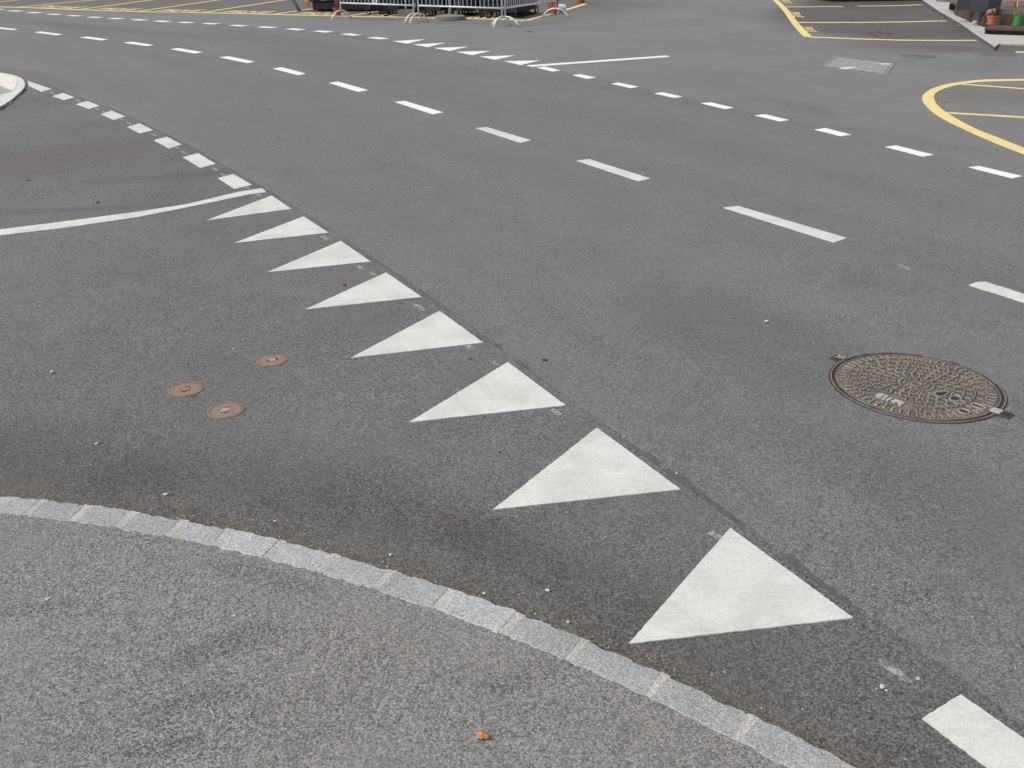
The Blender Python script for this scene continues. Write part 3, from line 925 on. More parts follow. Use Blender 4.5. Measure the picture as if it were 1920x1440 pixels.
dirL, dirR = (ml(1567, 668)).normalized(), (ml(1880, 774)).normalized()
mb = MB()
mb.ring(MR, MR - 0.0055, 0.0, 0.0095, 96)                    # outer lip
mb.ring(MR - 0.0205, MR - 0.0255, 0.0, 0.0095, 96)           # inner lip
mb.build('frame_rim', M['ironrim'], manhole)
MB().ring(MR + 0.007, MR + 0.0003, 0.0, 0.0052, 96).build('joint_filler', M['dirtshade'], manhole)
mb = MB()
mb.lathe([(MR - 0.004, 0.0), (MR - 0.004, 0.0058), (0.0, 0.0058)], 96)
mb.build('frame_groove', M['darkiron'], manhole)
lug = MB()
a = math.atan2(dirL.y, dirL.x); d = dirL; nn = Vector((-d.y, d.x))
lug.prism([d * (MR - .005) + nn * .045, d * (MR + .012) + nn * .038, d * (MR + .052) + nn * .030, d * (MR + .056) - nn * .028, d * (MR + .012) - nn * .036, d * (MR - .005) - nn * .045], 0.0, 0.0085)
lug.build('hinge_lug', M['rustred'], manhole)
lug = MB()
lug.prism([d * (MR + .004) + nn * .026, d * (MR + .043) + nn * .021, d * (MR + .044) - nn * .012, d * (MR + .004) - nn * .022], 0.0, 0.0095)
lug.build('hinge_pocket', M['darkiron'], manhole)
grit = MB()
for k in range(14):
    c = d * (MR + rnd(0.002, 0.04)) + nn * rnd(-.028, .002)
    grit.box((c.x, c.y, 0.011), (rnd(.004, .009), rnd(.004, .009), .005), rnd(0, 3))
grit.build('pocket_grit', M['silt'], manhole)
d = dirR; nn = Vector((-d.y, d.x))
lug = MB()
lug.prism([d * (MR - .03) + nn * .03, d * (MR + .052) + nn * .026, d * (MR + .052) - nn * .026, d * (MR - .03) - nn * .03], 0.0, 0.0115)
lug.build('latch_lug', M['rustred'], manhole)
lug = MB()
lug.prism([d * (MR + .012) + nn * .02, d * (MR + .047) + nn * .02, d * (MR + .047) - nn * .02, d * (MR + .012) - nn * .02], 0.0, 0.0122)
lug.build('latch_pocket', M['darkiron'], manhole)
lug = MB()
lug.prism([d * (MR - .03) + nn * .022, d * (MR + .012) + nn * .022, d * (MR + .012) - nn * .022, d * (MR - .03) - nn * .022], 0.0, 0.0145)
lug.build('latch_plate', M['plaque'], manhole, 0.0015)
LR = MR - 0.028
lid = MB()
lid.lathe([(LR, 0.0), (LR, 0.0075), (LR - .002, 0.0085), (0.0, 0.0085)], 96)
lid_o = lid.build('lid', M['ironfield'], manhole)
studs, edgeband, shade_pads = MB(), MB(), MB()
# keep-out zones: mark plate, key holes
keep = [(ml(1671, 747), 0.058), (ml(1695, 757), 0.05), (ml(1650, 739), 0.045), (ml(1767, 737), 0.032), (ml(1791, 746), 0.032),
        (ml(1834, 761), 0.03), (ml(1824, 758), 0.024), (ml(1808, 771), 0.032), (ml(1822, 776), 0.02)]


def clear(x, y):
    return all((Vector((x, y)) - k).length > r for k, r in keep)


def stud(mbx, r, a, lr, lt, h=0.0055):
    x, y = r * math.cos(a), r * math.sin(a)
    if clear(x, y):
        mbx.box((x, y, 0.0085 + h / 2), (lr, lt, h), a, 0.78)
        shade_pads.box((x, y, 0.0088), (lr + 0.006, lt + 0.0065, 0.0007), a)  # flat dark pad: shade round the stud put into colour


n_out = 60
for k in range(n_out):
    a = 2 * math.pi * (k + .5) / n_out
    if rnd(0, 1) < 0.94: stud(edgeband, LR - 0.027 + rnd(-.001, .001), a, 0.044 * rnd(.75, 1), 0.009, 0.0045)
rings = [(0.258, 30), (0.214, 30), (0.172, 26), (0.133, 22), (0.098, 18)]
for j, (r, nn_) in enumerate(rings):
    off = (j % 2) * math.pi / nn_
    for k in range(nn_):
        a = 2 * math.pi * k / nn_ + off
        stud(studs, r, a, 0.030, 0.0068, 0.007)                       # radial bar
        a2 = a + math.pi / nn_
        for s in (-1, 1):                                      # pair of short cross studs
            stud(studs, r + 0.019, a2 + s * 0.0095 / r, 0.0072, 0.0122, 0.007)
for k in range(28): stud(studs, 0.070, 2 * math.pi * k / 28, 0.012, 0.0075)
for k in range(12): stud(studs, 0.049, 2 * math.pi * (k + .4) / 12, 0.0075, 0.012)
studs.ring(0.024, 0.0195, 0.0085, 0.0135, 32)
studs.build('raised_pattern', M['ironlight'], lid_o)
edgeband.build('edge_pattern', M['ironlight'], lid_o)
tag(shade_pads.build('stud_shade', M['dirtshade'], lid_o), kind='stuff')
gr = MB()
for k in range(170):
    a, r = rnd(0, 6.283), LR - rnd(0.002, 0.05) ** 1.0
    if rnd(0, 1) < .75: gr.box((r * math.cos(a), r * math.sin(a), 0.0095), (rnd(.002, .006), rnd(.002, .006), .002), rnd(0, 3))
tag(gr.build('trapped_grit', M['silt'], lid_o), kind='stuff')


def hole(pts_px, wid=0.0045, name='key_hole'):
    c = catmull([ml(*p) for p in pts_px + pts_px[:1]], 4)[:-1]
    mbh = MB(); mbh.prism([(p.x, p.y) for p in c], 0.006, 0.0092)  # flat disc on the lid; the hole's shade is put into its dark colour
    h = mbh.build(name, M['darkiron'], lid_o)
    rim = MB(); rim.tube([(p.x, p.y, 0.0105) for p in c + c[:1]], wid, 6, False)
    rim.build('hole_rim', M['ironlight'], h)


hole([(1753, 737), (1758, 733.5), (1764, 734), (1772, 733), (1779, 734), (1776, 738), (1768, 742.5), (1760, 743.5), (1755, 741)])
hole([(1780, 746), (1785, 742.5), (1792, 742), (1800, 744), (1803, 747.5), (1798, 751), (1790, 752), (1783, 750)])
hole([(1820, 757), (1824, 755), (1832, 757), (1842, 761), (1849, 765), (1844, 766.5), (1835, 764.5), (1825, 761)])
hole([(1796, 768), (1801, 766), (1810, 767.5), (1818, 771), (1816, 775), (1808, 775.5), (1800, 772.5)])
MK = [[(1641, 741.5), (1644, 738), (1650, 736.5), (1656, 737.5), (1658, 739.5), (1654, 742), (1652, 745), (1646, 744.5)],
      [(1656, 741), (1661, 739.5), (1667, 742), (1658, 748.5), (1652.5, 746.5), (1659, 743.5)],
      [(1668.5, 744.5), (1674, 746), (1665, 751), (1660.5, 749.2)],
      [(1670, 751), (1679.5, 747.5), (1697, 754.2), (1688, 760), (1684, 758.4), (1687, 755.8), (1681, 753.2), (1677.5, 754.4)]]
mk = MB()
for p in MK: mk.prism([tuple(ml(*q, 0.016)) for q in p], 0.0085, 0.0155)
mk.build('cast_mark', M['plaque'], lid_o)

# ------------------------------------------------------------------ three small valve covers
VC = [((510.6, 675.9), 'silver', 'small rusty valve cover nearest the triangles, with a steel centre', 0.072),
      ((348.3, 731), 'valve', 'small rusty valve cover farthest left, with a rust brown centre', 0.075),
      ((423.5, 769.8), 'silver', 'small rusty valve cover nearest the kerb, with a pale grey centre cap', 0.076)]
for (px, cap, lab, r) in VC:
    c = gp(*px, ZR)
    t = thing('valve_cover', lab, 'valve cover', (c.x, c.y, 0.002), rnd(0, 3), 'rusty valve covers in the side road')
    t.scale = (1, 1, 0.55)
    MB().lathe([(r, 0.003), (r, 0.0085), (r * .93, 0.0105), (r * .86, 0.0100), (r * .85, 0.005), (0.0, 0.005)], 40).build('frame_ring', M['valvering'], t)
    l = MB().lathe([(r * .83, 0.004), (r * .83, 0.0088), (r * .70, 0.0096), (r * .67, 0.0088), (r * .62, 0.0088), (r * .59, 0.0098), (r * .36, 0.0098), (r * .34, 0.0078), (0.0, 0.0078)], 40).build('lid', M['valve'], t)
    MB().lathe([(r * .25, 0.007), (r * .25, 0.0125), (r * .19, 0.0135), (0.0, 0.0135)], 24).build('centre_cap', M[cap], l)
    for s in (0, math.pi):
        MB().box((r * .31 * math.cos(s), r * .31 * math.sin(s), 0.0097), (r * .13, r * .30, 0.0012), s).build('lifting_slot', M['darkiron'], l)  # flat dark bar; the recess's shade is put into its colour

# ------------------------------------------------------------------ slab-covered pit in the forecourt
SA, SB, SC, SD = (Vector(gp(*p, ZR)[:2]) for p in ((1538, 124), (1565, 106), (1679, 119.4), (1664.5, 140.5)))
c = (SA + SB + SC + SD) / 4
SA, SB, SC, SD = SA - c, SB - c, SC - c, SD - c
pit = thing('paved_pit_cover', 'grey rectangular pit cover filled with pavers, with white paint remnants', 'pit cover', (c.x, c.y, 0))


def bil(u, v):
    return (SA * (1 - v) + SB * v) * (1 - u) + (SD * (1 - v) + SC * v) * u


fr = MB()
for (u0, u1, v0, v1) in ((0, 1, 0, .03), (0, 1, .97, 1), (0, .022, .03, .97), (.978, 1, .03, .97), (.05, .062, .03, .97), (.938, .95, .03, .97)):
    fr.prism([bil(u0, v0), bil(u1, v0), bil(u1, v1), bil(u0, v1)], 0.0, 0.009)
fr.build('steel_frame', M['ironrim'], pit)
pv = MB()
us = [.064, .2, .345, .49, .635, .78, .936]
for i in range(6):
    for (v0, v1) in ((.036, .5), (.506, .966)) if i % 2 else ((.036, .966),):
        pv.prism([bil(us[i] + .002, v0), bil(us[i + 1] - .002, v0), bil(us[i + 1] - .002, v1), bil(us[i] + .002, v1)], 0.0, 0.0085)
for (u0, u1) in ((.024, .048), (.952, .976)):
    pv.prism([bil(u0, .036), bil(u1, .036), bil(u1, .966), bil(u0, .966)], 0.0, 0.0085)
pv.build('paver_infill', M['paver'], pit)
for sp in ([(1572.5, 128), (1589, 125.3), (1601, 125.2), (1608, 126), (1600, 127), (1589, 130.3), (1580, 130)],
           [(1647.5, 119.2), (1665, 118.6), (1672, 120), (1669, 121), (1651, 121)]):
    MB().prism(rough_outline([tuple(Vector(gp(*p, 0.009)[:2]) - c) for p in sp], 0.03, 0.01), 0.0085, 0.0105).build('paint_remnant', M['white'], pit)
# two flush round covers beyond it
for (px, py, rx, lab, mt) in ((1722, 105.5, 0.30, 'faint dirty round cover sunk in the asphalt beside the paved pit', 'iron'),
                              (1872, 103.5, 0.30, 'faint reddish round cover sunk in the asphalt below the concrete step', 'rustred')):
    p = gp(px, py, ZR)
    t = thing('round_cover', lab, 'manhole cover', (p.x, p.y, 0))
    MB().ring(rx, rx - 0.03, 0.0, ZR + 0.003, 40).build('frame_ring', M['side'], t)
    MB().lathe([(rx - 0.03, 0.0), (rx - 0.03, ZR + 0.002), (0, ZR + 0.002)], 40).build('lid', M['islandgrey'] if mt == 'none' else simple('dusty lid ' + mt, (0.135, 0.115, 0.10) if mt == 'iron' else (0.15, 0.115, 0.105), 0.85, 0, 0.25, 20), t)

# ------------------------------------------------------------------ traffic island, top left
IS = [(-700, 90), (-300, 112), (-120, 125), (0, 136), (7.5, 137), (17.5, 139), (28, 141.6), (38, 145.3), (43, 149), (46, 153.8), (46.9, 157), (45.6, 162.5), (40, 170), (31, 178),
      (22, 186), (11, 193), (0, 199.4), (-120, 258), (-400, 380), (-700, 470)]
ZI = 0.028
isl = [Vector(gp(*p, ZI)[:2]) for p in IS]
ic = isl[8].copy()
island = thing('traffic_island', 'pale concrete traffic island with rounded nose at the left edge', 'traffic island', (ic.x, ic.y, 0))
out = [p - ic for p in catmull(isl, 4)]
MB().prism([(p.x, p.y) for p in out], 0.0, ZI).build('kerb_ring', M['islandkerb'], island, 0.006)
INN = [(-700, 94), (-300, 115.5), (-120, 128), (0, 139), (14, 141), (26, 144.5), (32, 149), (32.5, 157), (28, 165), (24.5, 170.2), (0, 160.5), (-120, 128.5 + 22), (-700, 130)]
MB().prism([tuple(Vector(gp(*p, ZI)[:2]) - ic) for p in INN], 0.005, ZI + 0.004).build('concrete_infill', M['islandwhite'], island)
WED = [(24.2, 170.8), (0, 161), (-120, 151), (-700, 131), (-700, 420), (-120, 222), (0, 177.4)]
MB().prism([tuple(Vector(gp(*p, ZI)[:2]) - ic) for p in WED], 0.005, ZI + 0.003).build('cement_infill', M['islandgrey'], island)


# ------------------------------------------------------------------ litter: pebbles, leaves, fruit
def blob(name, px, py, r, mat, label, cat, group=None, squash=0.7, z0=ZR, jag=0.22, sub=2):
    p = gp(px, py, z0)
    bm = bmesh.new()
    bmesh.ops.create_icosphere(bm, subdivisions=sub, radius=1.0)
    s = random.random() * 50
    for v in bm.verts:
        k = 1 + jag * (math.sin(v.co.x * 2.3 + s) * math.cos(v.co.y * 2.9 - s) + 0.5 * math.sin(v.co.z * 4.1 + s * 2))
        v.co = Vector((v.co.x * k * 1.15, v.co.y * k, v.co.z * k * squash)) * r
    zmin = min(v.co.z for v in bm.verts)
    for v in bm.verts: v.co.z -= zmin + r * 0.08
    me = bpy.data.meshes.new(name)
    bm.to_mesh(me); bm.free()
    for pl in me.polygons: pl.use_smooth = True
    o = link(name, me, mat)
    o.location = (p.x, p.y, z0)
    o.rotation_euler = (0, 0, rnd(0, 6.28))
    return tag(o, label, cat, group)


PG = 'pale pebbles lying on the asphalt'
PB = [(732.5, 1042, .0048, 'pale pebble on the road just above the kerb, uppermost beside the kerb'),
      (719, 1054, .003, 'tiny pale pebble lying close above the kerb stones'), (727, 1064, .0034, 'flat pale pebble resting against the kerb edge'),
      (908, 1114, .0045, 'pale pebble touching the kerb left of the big triangles'), (1027, 1109, .0058, 'cream pebble on the dark asphalt between kerb and triangles'),
      (1004, 1152, .003, 'tiny pale pebble lying close above the kerb stones'), (1065, 1168, .0045, 'greyish pebble by the kerb below the cream pebble'),
      (1654, 1290, .0065, 'largest white pebble, beside the paint smear at lower right'), (1661.5, 1295.5, .0035, 'small white pebble touching the largest white pebble'),
      (1721, 1274, .0045, 'white pebble between the paint smear and the corner dash'), (1437, 605, .0085, 'pale pebble on the main road left of the manhole cover'),
      (98.5, 699, .0075, 'pale pebble far left in the side road, level with the valve covers'), (182, 833, .006, 'white pebble in the side road below the valve covers'),
      (1268.5, 889, .0038, 'white speck of stone beside the second triangle\'s base'), (1170, 819.5, .0034, 'white speck of stone near the upper corner of the second triangle'),
      (438, 655, .0045, 'small pale chip left of the upper valve cover')]
for x, y, r, lab in PB:
    blob('pebble', x, y, r * 1.12, M['stone'], lab, 'pebble', PG, 0.75)
for x, y, r, lab in ((90, 1124, .006, 'white stone chip on the pavement at lower left'), (440, 1155, .0045, 'white stone chip near the middle of the pavement')):
    blob('pebble', x, y, r, M['stone'], lab, 'pebble', PG, 0.5, ZK - 0.003)
blob('fallen_fruit', 905.5, 1383, 0.0125, M['apple'], 'small crumpled orange red fallen fruit lying on the foreground pavement', 'fruit', None, 0.75, ZK - 0.003, 0.30, 3)
for x, y, lab in ((645, 535, 'dark red berry beside the fourth triangle from the solid line'), (182.5, 381, 'tiny red berry left of the solid white line, in the side road'),
                  (53, 339, 'tiny red berry farthest left in the side road')):
    blob('fallen_berry', x, y, 0.011 if x > 600 else 0.012, M['berry'], lab, 'berry', 'red berries fallen on the side road', 0.6)
for x, y, r, lab in ((1021, 675, .014, 'black gum spot on the road right of the triangles'), (882, 673, .009, 'small black gum spot between two triangles'),
                     (937, 848, .007, 'tiny black gum spot left of the second triangle'), (992, 59.5, .07, 'flat dark blotch on the far road beyond the triangles')):
    blob('gum_spot', x, y, r, M['gum'], lab, 'gum spot', 'black gum spots trodden into the asphalt', 0.08)


gt = MB()
rg = random.Random(3)
for k in range(430):
    if k < 200:
        a = R(rg.uniform(52, 100)); r = KR + 0.012 + abs(rg.gauss(0, 0.05))
        x, y, z = KC[0] + r * math.cos(a), KC[1] + r * math.sin(a), ZR
        q = rg.uniform(.0008, .0022)
    elif k < 300:
        a = R(rg.uniform(52, 100)); r = KR - 0.112 - abs(rg.gauss(0, 0.06))
        x, y, z = KC[0] + r * math.cos(a), KC[1] + r * math.sin(a), ZK - .003
        q = rg.uniform(.0008, .002)
    else:
        v_ = gp(rg.uniform(0, 1920), rg.uniform(450, 1430), ZR)
        x, y, z = v_.x, v_.y, ZR
        if (Vector((x, y)) - Vector(KC)).length < KR + .01: z = ZK - .003
        q = rg.uniform(.0009, .0026)
    gt.box((x, y, z + q * .6), (q * 2, q * rg.uniform(1.2, 2), q * 1.3), rg.uniform(0, 3), rg.uniform(.4, .8), rg.uniform(-.3, .3))
tag(gt.build('loose_grit', M['stone']), 'pale loose grit scattered over road and pavement', 'grit', None, 'stuff')


def leaf(px, py, L, mat, label, group=None, z0=ZR, rz=None):
    p = gp(px, py, z0)
    vs, fs = [], []
    n = 6
    for i in range(n + 1):
        t = i / n
        w = 0.36 * math.sin(math.pi * min(1, t * 1.05)) * L * (1 if i not in (0, n) else 0.1)
        z = 0.002 + 0.22 * L * (t - .5) ** 2 * 2
        x = (t - .5) * L
        vs += [(x, -w, z + 0.15 * w), (x, 0, z), (x, w, z + 0.35 * w)]
    for i in range(n):
        for k in range(2):
            a = i * 3 + k
            fs.append((a, a + 3, a + 4, a + 1))
    o = mesh('dry_leaf', vs, fs, mat)
    o.location = (p.x, p.y, z0)
    o.rotation_euler = (0, 0, rnd(0, 6.28) if rz is None else rz)
    return tag(o, label, 'leaf', group)


leaf(310, 928, 0.022, M['leafpale'], 'small curled tan leaf on the road above the kerb', None, ZR, R(20))
leaf(515, 978, 0.014, M['leafpale'], 'pale sliver of dry leaf close to the kerb', None, ZR, R(35))
st = MB()
pts = [gp(336 + 8 * math.cos(a * .6) + 4, 972 + 4.5 * math.sin(a * .6), ZR) for a in range(-3, 6)]
st.tube([(p.x, p.y, 0.008) for p in pts], 0.0008, 5)
tag(st.build('dry_tendril', M['leafpale']), 'thin curled dry plant tendril lying against the kerb joint', 'tendril')
LG = 'dry leaves along the right kerb'
for x, y in ((1768, 27), (1772, 31), (1777, 34), (1784, 38), (1790, 42), (1798, 49), (1802, 50), (1764, 25), (1751, 20), (1819, 59), (1758, 23)):
    leaf(x, y, 0.17 if y > 40 else 0.2, M['leafdry'] if y != 20 else M['leafpale'], 'dry brown leaf in the gutter along the right kerb', LG)
for x, y, s, m_ in ((9.5, 198.6, .09, 'leafpale'), (17, 195, .09, 'leafpale'), (21.5, 193.8, .07, 'leafpale')):
    leaf(x, y, s, M[m_], 'pale leaf scrap at the foot of the traffic island', 'leaf scraps along the traffic island')
lit = MB()
for k in range(150):
    t = rnd(0, 1)
    x = 2 + 46 * t; y = 203 - 40 * t ** 1.0 + rnd(-1, 5)
    if y < 168: y = rnd(168, 176)
    p = gp(x, y, ZR)
    lit.box((p.x, p.y, ZR + .004), (rnd(.015, .05), rnd(.01, .03), .006), rnd(0, 3))
tag(lit.build('leaf_litter', M['leafbrown']), 'brown leaf crumbs along the foot of the traffic island', 'leaf litter', None, 'stuff')
lit = MB()
for k in range(55):
    a, r = rnd(0, 6.28), math.sqrt(rnd(0, 1))
    p = gp(1648 + 26 * r * math.cos(a), 64.5 + 6 * r * math.sin(a), ZR)
    lit.box((p.x, p.y, ZR + .004), (rnd(.02, .05), rnd(.02, .04), .006), rnd(0, 3))
tag(lit.build('leaf_litter', M['leafrust']), 'rusty sprinkle of leaf crumbs in the nearest right bay', 'leaf litter', None, 'stuff')

# ------------------------------------------------------------------ crowd barriers
def barrier(a, b, label, flip=1):
    a, b = Vector(a[:2]), Vector(b[:2])
    L = (b - a).length
    t = thing('crowd_barrier', label, 'barrier', (a.x, a.y, 0), math.atan2(b.y - a.y, b.x - a.x), 'steel crowd barriers around the terrace')
    zb, zt, r = 0.40, 1.10, 0.021
    f = MB()
    f.tube([(0, 0, 0.20), (0, 0, zt - .08), (0.023, 0, zt - .023), (0.08, 0, zt), (L - .08, 0, zt), (L - .023, 0, zt - .023), (L, 0, zt - .08), (L, 0, 0.20)], r, 10)
    f.tube([(0, 0, zb), (L, 0, zb)], r * .95, 10)
    f.build('frame', M['steel'], t)
    g = MB()
    nb = int(L / 0.118)
    for k in range(1, nb): g.tube([(L * k / nb, 0, zb), (L * k / nb, 0, zt)], 0.0105, 6)
    g.build('bars', M['steel'], t)
    for x in (0.0, L):
        ft = MB()
        P = []
        for k in range(13):
            u = -1 + 2 * k / 12
            P.append((x, u * 0.36, 0.205 * (1 - abs(u) ** 2.6) + 0.012))
        ft.tube(P, 0.02, 10)
        ft.build('foot', M['steelwhite'], t)
    h = MB()
    h.tube([(L + .0, 0, .44), (L + .035, 0, .44), (L + .05, 0, .41), (L + .05, 0, .36)], .008, 6)
    h.tube([(-.0, 0, .9), (-.035, 0, .9), (-.05, 0, .87), (-.05, 0, .82)], .008, 6)
    h.build('hook', M['steel'], t)
    return t


ZRAIL = 0.40
barrier(gp(638, 5.4, ZRAIL), gp(775, 10.2, ZRAIL), 'left steel crowd barrier, standing in front of the trailer and red pot')
barrier(gp(784, 10.4, ZRAIL), gp(941, 15.6, ZRAIL), 'middle steel crowd barrier, with the round parasol base behind it')
barrier(gp(947, 15.4, ZRAIL), gp(1042, 1.6, ZRAIL), 'steel crowd barrier running back to the terracotta pot')
# round sign wired to the left barrier
p = gp(702, 0.5, 0.47)
sg = thing('round_sign', 'round grey and white disc sign hanging on the left barrier', 'sign', (p.x + 0.02, p.y - 0.045, 0.47), math.atan2(-0.7, .72))
Mx = Matrix.Rotation(R(90), 3, 'X')
MB().lathe([(0.10, -.006), (0.10, .006), (.085, .007), (0, .007)], 28, M=Mx).build('disc', M['steelwhite'], sg)
MB().lathe([(0.055, .007), (0.055, .010), (0.03, .0105), (0, .0105)], 24, M=Mx).build('centre_boss', M['concgrey'], sg)

# ------------------------------------------------------------------ chairs and parasol stands behind the barriers
def make_chair(seat_mat, leg_mat, label, group):
    t = thing('terrace_chair', label, 'chair', (0, 0, 0), 0, group)
    MB().box((0, 0, .44), (.46, .44, .05)).build('seat', seat_mat, t, 0.012)
    MB().box((0, .22, .70), (.44, .04, .36), 0, 1.0, R(-8)).build('backrest', seat_mat, t, 0.012)
    for s in (-1, 1):
        l = MB()
        l.tube([(s * .21, .24, .84), (s * .21, .20, .44), (s * .22, .25, .03), (s * .22, .21, .012), (s * .22, -.19, .012), (s * .22, -.22, .03), (s * .20, -.17, .43)], .017, 8)
        l.build('leg', leg_mat, t)
        MB().box((s * .23, -.0, .63), (.045, .40, .025)).build('armrest', leg_mat, t, 0.006)
    MB().box((0, -.02, .275), (.38, .38, .28), 0, 1.08).build('seat_skirt', seat_mat, t, 0.01)
    return t


CH = 'dark chairs on the terrace behind the barriers'
ch0 = make_chair(M['navy'], M['black'], 'dark navy chair with black frame behind the steel barriers', CH)
spots = [(706, 26.5, 20), (733, 26, -30), (742, 29.5, 160), (793, 29, 15), (818, 30, -20), (858, 29.5, 200), (872, 31, 30), (886, 27, 100), (919, 32, -10), (933, 33, 170), (962, 33.5, 60),
         (974, 30, 75), (984, 27.5, 70), (760, 24.5, 190), (830, 25, 185), (900, 24, 175), (950, 27, 250), (968, 25, 250), (715, 21, 190), (798, 21, 180)]
for i, (x, y, a) in enumerate(spots):
    o = ch0 if i == 0 else copy_tree(ch0)
    p = gp(x, y, ZR)
    o.location = (p.x, p.y, ZR)
    o.rotation_euler = (0, 0, R(a))
rc = make_chair(M['red'], M['red'], 'red chair at the far end of the terrace near the terracotta pot', None)
p = gp(992, 25.5, ZR); rc.location = (p.x, p.y, ZR); rc.rotation_euler = (0, 0, R(80))


def terrace_table(px, py, rz, label):
    p = gp(px, py, ZR)
    t = thing('terrace_table', label, 'table', (p.x, p.y, ZR), rz, 'dark tables on the terrace')
    MB().box((0, 0, .73), (.8, .8, .04)).build('table_top', M['black'], t, 0.008)
    for sx in (-1, 1):
        for sy in (-1, 1):
            MB().box((sx * .34, sy * .34, .355), (.05, .05, .71)).build('leg', M['black'], t)


terrace_table(752, 23.5, R(10), 'dark table behind the left barrier')
terrace_table(848, 26.5, R(-20), 'dark table behind the middle barrier')
terrace_table(955, 29, R(30), 'dark table behind the barrier running back')

p = gp(763, 31, ZR)
s1 = thing('parasol_stand', 'parasol stand with square grey concrete block behind the left barrier', 'parasol stand', (p.x, p.y, ZR), R(-8))
MB().box((0, 0, .085), (.40, .36, .17)).build('base_block', M['concgrey'], s1, 0.008)
MB().tube([(-.02, 0, .15), (-.02, 0, 2.4)], .026, 12).build('pole', M['steel'], s1)
p = gp(844, 37, ZR)
s2 = thing('parasol_stand', 'parasol stand with low round stone base behind the middle barrier', 'parasol stand', (p.x, p.y, ZR))
MB().lathe([(.39, 0), (.40, .02), (.395, .05), (.375, .058), (.385, .065), (.38, .09), (.34, .105), (.12, .125), (.045, .13), (.045, .2), (0, .2)], 40).build('base_block', simple('weathered stone', (0.22, 0.21, 0.185), .9, 0, .2, 14), s2)
MB().tube([(0, 0, .15), (0, 0, 2.4)], .03, 12).build('pole', M['steel'], s2)


# ------------------------------------------------------------------ pots
def pot_parts(t, r, h, mat, n=28):
    rt = r; rb = r * .68
    MB().lathe([(rb, 0), (rb + (rt * .92 - rb) * .5, h * .5), (rt * .92, h * .82), (rt, h * .825), (rt * 1.02, h), (rt * .93, h), (rt * .88, h * .9), (0, h * .88)], n).build('pot_body', mat, t)


p = gp(1037, 25.5, ZR)
t = thing('flower_pot', 'large terracotta pot at the end of the barriers', 'flower pot', (p.x, p.y, ZR))
pot_parts(t, .165, .38, M['terra'])
MB().lathe([(.14, .325), (.13, .345), (0, .35)], 24).build('soil', M['leafbrown'], t)
p = gp(1052, 22.5, ZR)
wp_ = thing('white_pot', 'small white plastic pot tipped over beside the large terracotta pot', 'flower pot', (p.x, p.y, ZR + .105), R(15))
wp_.scale = (1.18, 1.18, 1.18)
Mx = Matrix.Rotation(R(90), 3, 'Y')
MB().lathe([(.095, -.11), (.095, -.085), (.088, -.08), (.078, .07), (.07, .10), (.05, .112), (0, .114)], 24, M=Mx).build('pot_body', M['whiteplastic'], wp_)
p = gp(1087, 5.2, ZR)
t = thing('flower_pot', 'low terracotta bowl cut off by the top edge, at the end of the yellow line', 'flower pot', (p.x, p.y, ZR))
pot_parts(t, .22, .22, M['terra'])
p = gp(633.5, 29.6, ZR)
t = thing('potted_shrub', 'bare brown stems in a red pot beside the left barrier foot', 'potted plant', (p.x, p.y, ZR))
pot_parts(t, .12, .21, M['redpot'])
st = MB()
for k in range(9):
    a = rnd(0, 6.28); q = Vector((.03 * math.cos(a), .03 * math.sin(a), .18)); P = [q.copy()]
    for j in range(6):
        q = q + Vector((rnd(-.03, .035), rnd(-.03, .03), rnd(.1, .2))); P.append(q.copy())
    st.tube(P, [.013 - .0015 * j for j in range(7)], 6)
st.build('stems', M['bark'], t)

# ------------------------------------------------------------------ dark trailer behind the red pot
p = gp(620, 22, ZR)
tr = thing('trailer', 'black low trailer with amber lamp and triangular reflector behind the red pot', 'trailer', (p.x, p.y + .12, ZR), R(-6))
bd = MB()
bd.box((.68, 1.3, .66), (2.6, 2.6, .80))
bd.box((.68, 1.3, .145), (2.5, 2.5, .23))
bd.build('body', M['black'], tr, 0.03)
rf = MB()
rf.prism([(-.09, 0), (.09, 0), (0, .16)], -.006, .006)
ro = rf.build('triangle_reflector', M['reflector'], tr)
ro.location = (-.20, -.012, .30); ro.rotation_euler = (R(90), 0, 0)
lm = MB().box((-.69, -.03, .22), (.13, .06, .19)).build('amber_lamp', M['orange'], tr, 0.01)
MB().box((-.69, -.063, .27), (.09, .012, .05)).build('lamp_lens', M['reflector'], lm)
for x in (-.70, 2.06):
    w = MB().lathe([(.30, -.09), (.31, -.07), (.31, .07), (.30, .09), (.17, .095), (.16, .06), (0, .06)], 28, (x, 1.4, .30), Matrix.Rotation(R(90), 3, 'Y')).build('wheel', M['rubber'], tr)
lg = MB()
a, b = gp(561.5, 20.6, ZR), gp(546, 0.5, 0.42)
inv = Matrix.Rotation(R(6), 3, 'Z')
o_ = Vector((p.x, p.y + .12, ZR))
pa, pb = inv @ (a - o_), inv @ (Vector((a.x - .28, a.y + .25, .42)) - o_)
lg.tube([pa, pa * .85 + pb * .15, pb], [.03, .045, .05], 8)
lg.box((pa.x, pa.y, pa.z + .01), (.10, .10, .02))
lg.tube([pb, (pb.x + .25, pb.y + .2, pb.z + .25), (-.3, .4, .75)], .04, 8)
lg.build('support_leg', simple('grey painted leg', (0.055, 0.052, 0.05), .7, 0, .2, 30), tr)

